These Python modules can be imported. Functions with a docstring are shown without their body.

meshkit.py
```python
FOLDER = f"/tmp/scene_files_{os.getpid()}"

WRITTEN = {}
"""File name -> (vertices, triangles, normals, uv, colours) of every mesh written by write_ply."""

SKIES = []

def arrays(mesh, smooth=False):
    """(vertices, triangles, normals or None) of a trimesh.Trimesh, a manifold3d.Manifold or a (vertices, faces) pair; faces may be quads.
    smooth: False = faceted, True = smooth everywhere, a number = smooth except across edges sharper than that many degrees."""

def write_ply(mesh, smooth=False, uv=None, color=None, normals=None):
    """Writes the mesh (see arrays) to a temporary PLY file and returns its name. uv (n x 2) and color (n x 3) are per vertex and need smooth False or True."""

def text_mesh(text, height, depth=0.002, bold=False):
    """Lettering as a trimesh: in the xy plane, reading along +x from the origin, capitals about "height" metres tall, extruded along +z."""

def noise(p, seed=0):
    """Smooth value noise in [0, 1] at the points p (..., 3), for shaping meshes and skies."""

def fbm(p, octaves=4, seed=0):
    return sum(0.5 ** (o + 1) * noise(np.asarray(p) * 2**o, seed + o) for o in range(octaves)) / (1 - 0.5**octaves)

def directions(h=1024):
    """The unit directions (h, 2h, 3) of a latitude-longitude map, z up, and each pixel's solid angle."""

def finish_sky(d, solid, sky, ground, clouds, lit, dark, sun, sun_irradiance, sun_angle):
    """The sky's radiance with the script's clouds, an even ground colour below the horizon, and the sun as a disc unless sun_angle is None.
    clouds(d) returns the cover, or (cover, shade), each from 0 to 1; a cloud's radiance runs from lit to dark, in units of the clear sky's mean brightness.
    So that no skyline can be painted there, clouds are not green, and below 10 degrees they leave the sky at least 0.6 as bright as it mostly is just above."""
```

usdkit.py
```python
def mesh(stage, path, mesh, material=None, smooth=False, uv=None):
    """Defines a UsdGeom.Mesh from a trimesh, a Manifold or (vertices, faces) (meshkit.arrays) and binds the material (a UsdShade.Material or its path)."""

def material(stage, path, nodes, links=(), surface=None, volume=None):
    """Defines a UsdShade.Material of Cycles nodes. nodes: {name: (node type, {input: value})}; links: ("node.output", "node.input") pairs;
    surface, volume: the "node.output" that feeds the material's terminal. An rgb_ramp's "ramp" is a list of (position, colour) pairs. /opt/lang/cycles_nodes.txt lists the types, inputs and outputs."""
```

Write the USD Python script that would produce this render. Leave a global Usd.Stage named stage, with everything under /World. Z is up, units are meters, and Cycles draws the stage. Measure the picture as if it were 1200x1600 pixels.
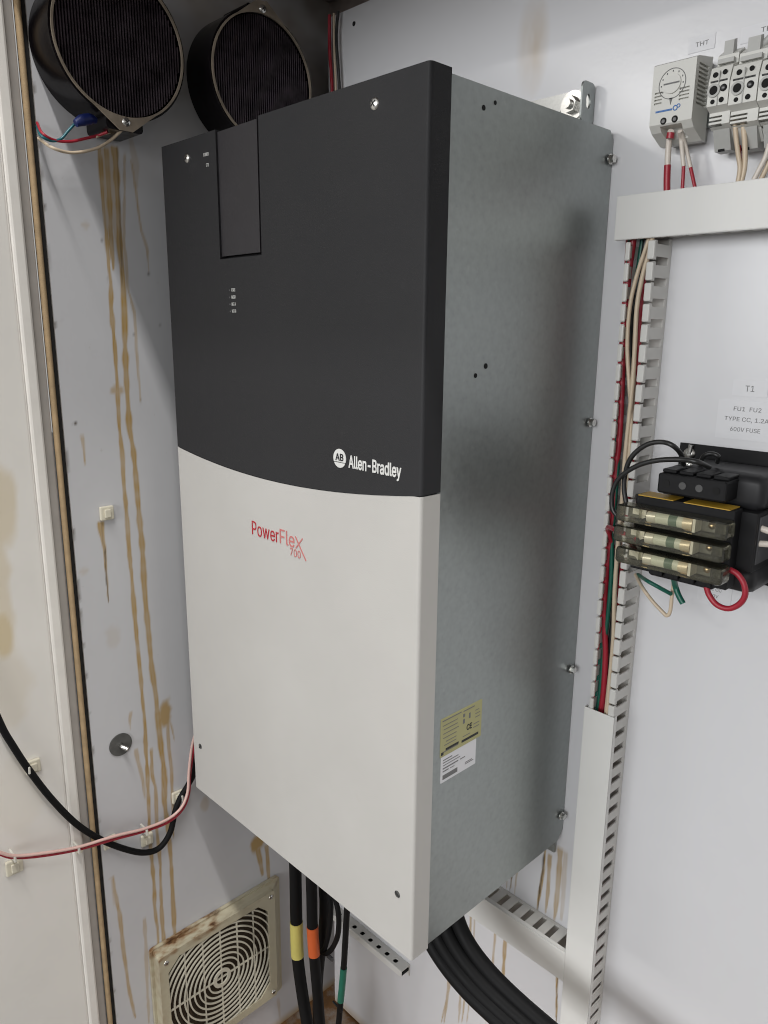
import math, random
import numpy as np, trimesh, manifold3d as m3
import shapely.geometry as sg, shapely.affinity as sa, shapely.ops as so
from pxr import Usd, UsdGeom, UsdLux, UsdShade, Gf, Sdf, Vt
import usdkit, meshkit

random.seed(7); np.random.seed(7)
stage = Usd.Stage.CreateInMemory()
UsdGeom.SetStageUpAxis(stage, UsdGeom.Tokens.z); UsdGeom.SetStageMetersPerUnit(stage, 1.0)
UsdGeom.Xform.Define(stage, '/World'); UsdGeom.Scope.Define(stage, '/World/Looks')

# ------------------------------------------------------------------ camera
cam = UsdGeom.Camera.Define(stage, '/World/camera')
EYE = (0.8846, -0.7718, 0.6435); YAW, PITCH, ROLL, FPX = -0.7983, -0.2359, 0.0098, 1187.65
cy_, sy_, cp_, sp_ = math.cos(YAW), math.sin(YAW), math.cos(PITCH), math.sin(PITCH)
fw = np.array([sy_*cp_, cy_*cp_, sp_]); rt = np.array([cy_, -sy_, 0.0]); up = np.cross(rt, fw)
rt2 = math.cos(ROLL)*rt + math.sin(ROLL)*up; up2 = -math.sin(ROLL)*rt + math.cos(ROLL)*up
cam.AddTransformOp().Set(Gf.Matrix4d(*[float(t) for t in (*rt2, 0, *up2, 0, *(-fw), 0, *EYE, 1)]))
cam.CreateHorizontalApertureAttr(36.0); cam.CreateVerticalApertureAttr(48.0)
cam.CreateFocalLengthAttr(FPX*36/1200); cam.CreateClippingRangeAttr(Gf.Vec2f(0.02, 100))
cam.CreateExposureAttr(-0.09)

# ------------------------------------------------------------------ lamps: strip fixtures on a hall ceiling, dim bounce from the hall
dome = UsdLux.DomeLight.Define(stage, '/World/room_bounce')
wm = usdkit.material(stage, '/World/Looks/room_bounce', {'b': ('background_shader', {'color': (1.0, 0.985, 0.96), 'strength': 0.47})}, surface='b.background')
UsdShade.MaterialBindingAPI.Apply(dome.GetPrim()).Bind(wm)
def fixture(n, x, y, z, w, h, power, color=(1, .985, .96)):
    l = UsdLux.RectLight.Define(stage, f'/World/ceiling_lamp_{n:03d}')
    l.CreateWidthAttr(w); l.CreateHeightAttr(h); l.CreateIntensityAttr(power); l.CreateColorAttr(Gf.Vec3f(*color))
    l.AddTranslateOp().Set(Gf.Vec3d(x, y, z))
fixture(1, 1.5, -1.36, 3.6, 2.4, 0.12, 120)
fixture(2, -5.0, -10.0, 3.6, 2.4, 0.7, 90)
front = UsdLux.RectLight.Define(stage, '/World/added_front_fill')  # added fill light from the front
front.CreateWidthAttr(7.0); front.CreateHeightAttr(2.6); front.CreateIntensityAttr(6.8); front.CreateColorAttr(Gf.Vec3f(.97, .985, 1.0))
front.AddTranslateOp().Set(Gf.Vec3d(1.0, -8.0, 1.75)); front.AddRotateXYZOp().Set(Gf.Vec3f(90, 0, 0))

# ------------------------------------------------------------------ materials
def lin(r, g=None, b=None):
    if g is None: g = b = r
    f = lambda c: c/12.92/255 if c <= 10 else ((c/255+.055)/1.055)**2.4
    return tuple(f(c) for c in (r, g, b))
LOOK = {}
def mat(name, col, rough=.5, metal=0., var=.06, nscale=30., bump=0., bscale=400., spec=.5, coat=0., stain=None, rvar=.08, scuff=None):
    """col linear; var = relative tone variation; stain = list of primvar stains [(primvar, colour)]"""
    if name in LOOK: return LOOK[name]
    N = {'g': ('texture_coordinate', {}), 'n': ('noise_texture', {'scale': nscale, 'detail': 5.0, 'roughness': .6}),
         'r': ('rgb_ramp', {'ramp': [(.25, tuple(c*(1-var) for c in col)), (.75, tuple(min(1, c*(1+var)) for c in col))]}),
         'rr': ('map_range', {'from_min': .3, 'from_max': .7, 'to_min': max(.02, rough-rvar), 'to_max': min(1, rough+rvar), 'clamp': True}),
         'p': ('principled_bsdf', {'metallic': metal, 'specular_ior_level': spec, 'coat_weight': coat})}
    Lk = [('g.object', 'n.vector'), ('n.fac', 'r.fac'), ('n.fac', 'rr.value'), ('rr.result', 'p.roughness')]
    last = 'r.color'
    for i, (pv, c) in enumerate(stain or []):
        N[f'a{i}'] = ('attribute', {'attribute': pv}); N[f'm{i}'] = ('mix', {'color2': c})
        Lk += [(f'a{i}.fac', f'm{i}.fac'), (last, f'm{i}.color1')]; last = f'm{i}.color'
    if scuff:
        N['sn'] = ('noise_texture', {'scale': scuff[0], 'detail': 8.0, 'roughness': .7}); N['sr'] = ('map_range', {'from_min': scuff[1], 'from_max': scuff[1]+.12, 'to_min': 0., 'to_max': scuff[2], 'clamp': True})
        N['sm'] = ('mix', {'color2': scuff[3]}); Lk += [('g.object', 'sn.vector'), ('sn.fac', 'sr.value'), ('sr.result', 'sm.fac'), (last, 'sm.color1')]; last = 'sm.color'
    Lk.append((last, 'p.base_color'))
    if bump:
        N['bn'] = ('noise_texture', {'scale': bscale, 'detail': 3.0}); N['b'] = ('bump', {'strength': bump, 'distance': .001})
        Lk += [('g.object', 'bn.vector'), ('bn.fac', 'b.height'), ('b.normal', 'p.normal')]
    LOOK[name] = usdkit.material(stage, '/World/Looks/'+name, N, Lk, surface='p.BSDF')
    return LOOK[name]

STAIN_SHADE = [('stain', (.38, .225, .035)), ('dark', (.06, .04, .02))]  # dark also carries the roof shade painted on the side wall
M = dict(
 wall=mat('painted_steel', (.56, .56, .575), .34, var=.03, nscale=6, bump=.06, bscale=260, stain=STAIN_SHADE, scuff=(55, .66, .35, (.30, .27, .22))),
 panel=mat('white_gloss_panel', (.70, .70, .718), .22, var=.02, nscale=5, bump=.05, bscale=180, stain=STAIN_SHADE, rvar=.05),
 door=mat('door_paint', (.80, .775, .73), .4, var=.04, nscale=7, bump=.05, bscale=240, stain=[('stain', (.60, .46, .22)), ('dark', (.06, .04, .02))], scuff=(40, .68, .3, (.4, .36, .28))),
 lip=mat('door_edge_paint', (.80, .77, .72), .35, var=.04),
 greystrip=mat('jamb_grey_paint', (.42, .395, .37), .45, var=.08),
 gasket=mat('tan_foam_gasket', (.42, .30, .17), .85, var=.2, nscale=60, bump=.3, bscale=900),
 gap=mat('dark_gap', (.012, .011, .010), .8),
 brown=mat('stained_floor_steel', (.24, .12, .045), .5, var=.5, nscale=18, bump=.1, scuff=(12, .5, .8, (.4, .38, .35))),
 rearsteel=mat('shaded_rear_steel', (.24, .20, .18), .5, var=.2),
 char=mat('charcoal_moulding', lin(41, 41, 43), .55, var=.07, nscale=9, bump=.25, bscale=1500, spec=.28, rvar=.1, scuff=(26, .66, .12, (.10, .10, .10))),
 charside=mat('charcoal_flap_moulding', lin(46, 44, 47), .5, var=.05, nscale=40, bump=.2, bscale=1500, spec=.45),
 white=mat('warm_white_moulding', (.50, .487, .463), .5, var=.03, nscale=7, bump=.22, bscale=1300, spec=.4, rvar=.12, scuff=(24, .66, .10, (.33, .30, .25))),
 zinc=mat('galvanised_steel', (.36, .385, .378), .40, .82, var=.10, nscale=150, bump=.06, bscale=420, rvar=.03, scuff=(120, .60, .30, (.50, .53, .51))),
 lugzinc=mat('bright_zinc_plate', (.56, .56, .54), .34, .8, var=.08, nscale=40), chrome=mat('bright_zinc_screw', (.72, .71, .68), .25, 1., var=.05),
 darkmetal=mat('dark_steel', (.10, .10, .10), .4, .8), washer=mat('dull_zinc_washer', (.11, .11, .105), .6, .3, var=.25, nscale=120),
 black=mat('black_plastic', (.009, .009, .010), .5, var=.1, spec=.2, bump=.08, bscale=900),
 fanblack=mat('fan_black_paint', (.005, .004, .005), .2, var=.2, spec=.18, rvar=.03),
 fanring=mat('aged_fan_plate', (.28, .23, .175), .45, .1, var=.55, nscale=24),
 fanslat=mat('fan_grille_slats', (.055, .042, .050), .34, .4, var=.75, nscale=38, scuff=(70, .60, .35, (.10, .07, .045))),
 cablejacket=mat('black_cable_jacket', (.007, .007, .0075), .58, var=.2, spec=.16),
 wred=mat('red_wire', (.36, .018, .035), .35), wgreen=mat('green_wire', (.010, .11, .075), .35), wteal=mat('blue_green_wire', (.01, .12, .15), .35),
 wblue=mat('blue_wire_cap', (.01, .02, .12), .4),
 wcream=mat('cream_wire', (.60, .49, .36), .38), wwhite=mat('white_wire', (.68, .62, .55), .35), wblack=mat('black_wire', (.02, .02, .02), .35), wpink=mat('salmon_wire', (.70, .47, .42), .38),
 yellow=mat('yellow_tape', (.66, .58, .16), .5), orange=mat('orange_tape', (.66, .12, .025), .5), green=mat('green_tape', (.008, .14, .09), .45),
 nylon=mat('cream_nylon_mount', (.66, .62, .50), .5), tie=mat('clear_nylon_tie', (.6, .58, .52), .35),
 duct=mat('light_grey_pvc_duct', (.64, .63, .60), .42, var=.03, nscale=14), ductlid=mat('pvc_duct_lid', (.72, .715, .69), .38, var=.02, nscale=10),
 filt=mat('aged_ivory_plastic', (.48, .44, .32), .45, var=.10, nscale=14, stain=[('stain', (.20, .085, .018)), ('dark', (.03, .015, .01))]),
 filtgrid=mat('ivory_grille_plastic', (.58, .55, .45), .45, var=.1, nscale=20), filtmedia=mat('brown_filter_media', (.045, .030, .016), .95, var=.5, nscale=70, bump=.4, bscale=500),
 greyplastic=mat('pale_grey_plastic', (.66, .655, .615), .45, var=.03), greyplastic2=mat('mid_grey_plastic', (.44, .44, .42), .45, var=.06, nscale=90),
 ink=mat('black_print', (.025, .025, .025), .6), greyink=mat('grey_print', (.16, .16, .16), .6), blueink=mat('blue_print', (.05, .16, .42), .5),
 whiteink=mat('white_print', (.66, .66, .64), .5), redink=mat('red_print', (.40, .018, .028), .5), pinkink=mat('light_red_print', (.52, .17, .16), .5),
 yellowlabel=mat('yellow_rating_paper', (.40, .38, .18), .5), paper=mat('white_paper_label', (.70, .70, .72), .4, var=.01),
 coil=mat('grey_coil_wrap', (.022, .022, .024), .45, var=.2, spec=.3), core=mat('black_transformer_core', (.010, .010, .011), .5, var=.2, spec=.22), coreside=mat('bare_core_steel', (.10, .10, .105), .4, .5, var=.2),
 holder=mat('grey_fuse_holder', (.13, .125, .10), .4, var=.3, nscale=120), labelyellow=mat('amber_warning_label', (.50, .30, .03), .4), brass=mat('brass_clip', (.55, .42, .25), .25, 1.), fusewhite=mat('fuse_body', (.66, .67, .56), .3), tin=mat('tinned_cap', (.80, .76, .66), .28, .35), tinwarm=mat('tinned_warm_cap', (.78, .66, .48), .28, .35), fusegreen=mat('fuse_green_band', (.12, .18, .13), .4),
 hole=mat('dark_hole', (.008, .008, .008), .9))
def glassy(name, tint, f=.12):
    return usdkit.material(stage, '/World/Looks/'+name, {'t': ('transparent_bsdf', {'color': tint}), 'g': ('glossy_bsdf', {'color': (.9, .9, .85), 'roughness': .12}), 'd': ('diffuse_bsdf', {'color': (.42, .41, .34)}),
        'f': ('fresnel', {'IOR': 1.5}), 'm': ('mix_closure', {}), 'm2': ('mix_closure', {'fac': f})}, [('f.fac', 'm.fac'), ('t.BSDF', 'm.closure1'), ('g.BSDF', 'm.closure2'), ('m.closure', 'm2.closure1'), ('d.BSDF', 'm2.closure2')], surface='m2.closure')
M['clear'] = glassy('clear_fuse_cover', (.95, .945, .90), .035)

# ------------------------------------------------------------------ scene helpers
USED = {}
def path_for(parent, name):
    k = f'{parent}/{name}'; n = USED.get(k, 0); USED[k] = n+1
    return k if n == 0 else f'{k}_{n:03d}'
BASE = {}
def tag(prim, label=None, cat=None, group=None, kind=None):
    for k, v in (('label', label), ('category', cat), ('group', group), ('kind', kind)):
        if v: prim.SetCustomDataByKey(k, v)
def thing(name, label, cat, base=(0, 0, 0), group=None, kind=None):
    p = path_for('/World', name); x = UsdGeom.Xform.Define(stage, p); x.AddTranslateOp().Set(Gf.Vec3d(*map(float, base)))
    tag(x.GetPrim(), label, cat, group, kind); BASE[p] = np.array(base, float)
    return p
def part(parent, name, mesh, m, smooth=False, label=None, prim=None, kind=None):
    p = path_for(parent, name)
    v, f, n = meshkit.arrays(mesh, smooth)
    root = '/'.join(parent.split('/')[:3]); v = v - BASE.get(root, np.zeros(3))
    g = usdkit.mesh(stage, p, trimesh.Trimesh(v, f, process=False), m)
    if n is not None:
        g.CreateNormalsAttr(Vt.Vec3fArray.FromNumpy(n.astype(np.float32))); g.SetNormalsInterpolation('vertex')
    for k, a in (prim or {}).items():
        UsdGeom.PrimvarsAPI(g).CreatePrimvar(k, Sdf.ValueTypeNames.FloatArray, 'vertex').Set(Vt.FloatArray.FromNumpy(np.asarray(a, np.float32)))
    tag(g.GetPrim(), label, kind=kind)
    return p
def single(name, mesh, m, label, cat, smooth=False, group=None, kind=None):
    p = part('/World', name, mesh, m, smooth); tag(stage.GetPrimAtPath(p), label, cat, group, kind); return p
cat_ = lambda *ms: trimesh.util.concatenate([m for m in ms])
def box(x0, x1, y0, y1, z0, z1, r=0.):
    x0, x1 = sorted((x0, x1)); y0, y1 = sorted((y0, y1)); z0, z1 = sorted((z0, z1))
    if r <= 0:
        b = trimesh.creation.box((x1-x0, y1-y0, z1-z0)); b.apply_translation(((x0+x1)/2, (y0+y1)/2, (z0+z1)/2)); return b
    r = min(r, (x1-x0)*.49, (y1-y0)*.49, (z1-z0)*.49)
    pts = []
    for sx in (x0, x1):
        for sy in (y0, y1):
            for sz in (z0, z1):
                ix = r if sx == x0 else -r; iy = r if sy == y0 else -r; iz = r if sz == z0 else -r
                k = .2929
                pts += [(sx, sy+iy, sz+iz), (sx+ix, sy, sz+iz), (sx+ix, sy+iy, sz), (sx+ix*k, sy+iy*k, sz+iz), (sx+ix*k, sy+iy, sz+iz*k), (sx+ix, sy+iy*k, sz+iz*k)]
    return trimesh.convex.convex_hull(np.array(pts))
# frames: 'x' = surface facing +x (u = y, v = z), 'y' = surface facing -y (u = x, v = z)
def place(mesh, face, at):
    v = np.array(mesh.vertices); 
    if face == 'x': w = np.stack([v[:, 2], v[:, 0], v[:, 1]], 1)
    else: w = np.stack([v[:, 0], -v[:, 2], v[:, 1]], 1)
    return trimesh.Trimesh(w+np.array(at, float), mesh.faces.copy(), process=False)
def ext(poly, h):
    gs = [g for g in getattr(poly, 'geoms', [poly]) if g.geom_type == 'Polygon' and g.area > 1e-10]
    return cat_(*[trimesh.creation.extrude_polygon(g, h, engine='earcut') for g in gs])
def rrect(x0, x1, y0, y1, r, n=4): return sg.box(x0+r, y0+r, x1-r, y1-r).buffer(r, quad_segs=n)
def disc(r, n=10): return sg.Point(0, 0).buffer(r, quad_segs=n)
def cyl(face, at, r, h, n=8): return place(ext(disc(r, n), h), face, at)
def dome_(face, at, r, h, n=20):
    a = np.linspace(0, 1, 6); prof = [(r*math.cos(t*math.pi/2)+(1e-6 if t == 1 else 0), h*math.sin(t*math.pi/2)) for t in a]
    m = trimesh.creation.revolve(np.array([(0, 0)]+prof[:-1]+[(0, h)]), sections=n); return place(m, face, at)
def text(s, h, face, at, width=None, bold=False, depth=.0005, center=False, slant=0):
    t = meshkit.text_mesh(s, h, depth, bold); v = np.array(t.vertices)
    v[:, 0] -= v[:, 0].min()
    if width: v[:, 0] *= width/(v[:, 0].max())
    if center: v[:, 0] -= v[:, 0].max()/2
    return place(trimesh.Trimesh(v, t.faces, process=False), face, at)
def spline(P, per=8):
    P = np.array(P, float)
    if len(P) < 3: return np.linspace(P[0], P[-1], per+1)
    Q = np.vstack([2*P[0]-P[1], P, 2*P[-1]-P[-2]]); out = []
    for i in range(1, len(Q)-2):
        a, b, c, d = Q[i-1:i+3]
        for t in np.arange(per)/per:
            out.append(.5*((2*b)+(c-a)*t+(2*a-5*b+4*c-d)*t*t+(3*b-a-3*c+d)*t**3))
    out.append(P[-1]); return np.array(out)
def tube(P, r, n=10, per=8, smooth=True):
    C = spline(P, per) if smooth else np.array(P, float)
    T = np.gradient(C, axis=0); T /= np.linalg.norm(T, axis=1, keepdims=True)+1e-12
    N = np.cross(T[0], [0.3, .2, 1.]); N /= np.linalg.norm(N); V = []
    rr = np.broadcast_to(r, len(C)) if np.ndim(r) == 0 else np.interp(np.linspace(0, 1, len(C)), np.linspace(0, 1, len(r)), r)
    for i in range(len(C)):
        N = N-T[i]*(N@T[i]); N /= np.linalg.norm(N); B = np.cross(T[i], N)
        a = np.arange(n)*2*math.pi/n; V.append(C[i]+rr[i]*(np.cos(a)[:, None]*N+np.sin(a)[:, None]*B))
    V = np.vstack(V+[C[:1], C[-1:]]); F = []; k = len(C)
    for i in range(k-1):
        for j in range(n):
            a, b = i*n+j, i*n+(j+1) % n; F += [(a, b, a+n), (b, b+n, a+n)]
    for j in range(n): F += [(k*n, (j+1) % n, j), (k*n+1, (k-1)*n+j, (k-1)*n+(j+1) % n)]
    return trimesh.Trimesh(V, F, process=False)
def wire(name, P, r, m, label, cat='wire', group=None, n=8, per=8):
    return single(name, tube(P, r, n, per), m, label, cat, smooth=50, group=group)
def screw(parent, name, face, at, r, h=.0018, m=None, slot=True, label=None):
    p = part(parent, name, dome_(face, at, r, h), m or M['chrome'], smooth=40, label=label)
    if slot:
        s = cat_(ext(sg.box(-r*.62, -r*.1, r*.62, r*.1), .0005), ext(sg.box(-r*.1, -r*.62, r*.1, r*.62), .0005))
        s.apply_transform(trimesh.transformations.rotation_matrix(.6, (0, 0, 1)))
        off = (h*.86, 0, 0) if face == 'x' else (0, -h*.86, 0)
        part(p, 'cross_slot', place(s, face, np.array(at)+off), M['ink'])
    return p
def hexbolt(parent, face, at, r, h, wr, wt=.002):
    b = part(parent, 'washer', cyl(face, at, wr, wt, 10), M['chrome'], smooth=30)
    off = np.array((1., 0, 0) if face == 'x' else (0, -1., 0))
    hx = sg.Polygon([(r*math.cos(k*math.pi/3+.2), r*math.sin(k*math.pi/3+.2)) for k in range(6)])
    q = part(parent, 'hex_nut', place(ext(hx, h), face, np.array(at)+off*wt), M['chrome'])
    part(q, 'bolt_end', cyl(face, np.array(at)+off*(wt+h), r*.55, h*.6, 5), M['chrome'], smooth=40)

LX = -0.0614           # left side wall plane
FZ = -0.606            # floor of the enclosure
W, D, H = 0.4323, 0.2846, 0.85

# ------------------------------------------------------------------ stain masks: rusty water runs with a shape of their own
def grid(us, vs):
    U, V = np.meshgrid(us, vs); nu, nv = len(us), len(vs)
    i = np.arange(nu*nv).reshape(nv, nu); a, b, c, d = i[:-1, :-1].ravel(), i[:-1, 1:].ravel(), i[1:, 1:].ravel(), i[1:, :-1].ravel()
    return U.ravel(), V.ravel(), np.vstack([np.stack([a, b, c], 1), np.stack([a, c, d], 1)])
def runs(u, v, lines, seed=0):
    """lines: (points (u, v) going down, half width, strength); soft dark rim, wavering course"""
    out = np.zeros(len(u))
    for k, (P, w, s) in enumerate(lines):
        P = np.array(P, float); o = np.argsort(P[:, 1]); pu, pv = P[o, 0], P[o, 1]
        sel = (v > pv[0]-.006) & (v < pv[-1]+.006) & (u > pu.min()-w*3-.006) & (u < pu.max()+w*3+.006)
        if not sel.any(): continue
        uu, vv = u[sel], v[sel]
        q = np.stack([np.full(len(vv), k*3.1), vv*38, np.full(len(vv), .5)], 1)
        c = np.interp(vv, pv, pu)+(meshkit.noise(q*.6, seed)-.5)*.0030+(meshkit.noise(q*3.3, seed+1)-.5)*.0008
        wid = w*(.62+.72*meshkit.noise(q*1.7+9, seed+2))*(.35+.65*np.clip((vv-pv[0])/.035, 0, 1))
        d = np.abs(uu-c)/wid
        a = np.clip(1.85-d*1.4, 0, 1)*(.74+.26*np.exp(-((d-.80)/.28)**2))
        a *= min(1., s*1.35)*(.78+.35*meshkit.noise(q*2.3+4, seed+3))*np.clip((vv-pv[0])/.004, 0, 1)*np.clip((pv[-1]-vv)/.004+.4, 0, 1)
        out[sel] = np.maximum(out[sel], a)
    return np.clip(out, 0, 1)
def blot(u, v, c, ru, rv, s, seed=3, rough=60):
    n = meshkit.fbm(np.stack([u*rough, v*rough, np.full(len(u), seed*1.7)], 1), 4, seed)
    d = np.hypot((u-c[0])/ru, (v-c[1])/rv)+(n-.5)*1.1
    return np.clip((1.15-d)*2.2, 0, 1)*s
yz = lambda L: [(p[1], p[2]) for p in L]
xz = lambda L: [(p[0], p[2]) for p in L]

# ------------------------------------------------------------------ hall floor in front of the enclosure
def room_floor():
    return single('hall_floor', box(-14, 14, -14, 3, -.74, -.70), mat('hall_floor_concrete', (.11, .105, .10), .6, var=.15, nscale=2), 'dull grey concrete hall floor in front of the enclosure', 'floor', kind='structure')
room_floor()

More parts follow.
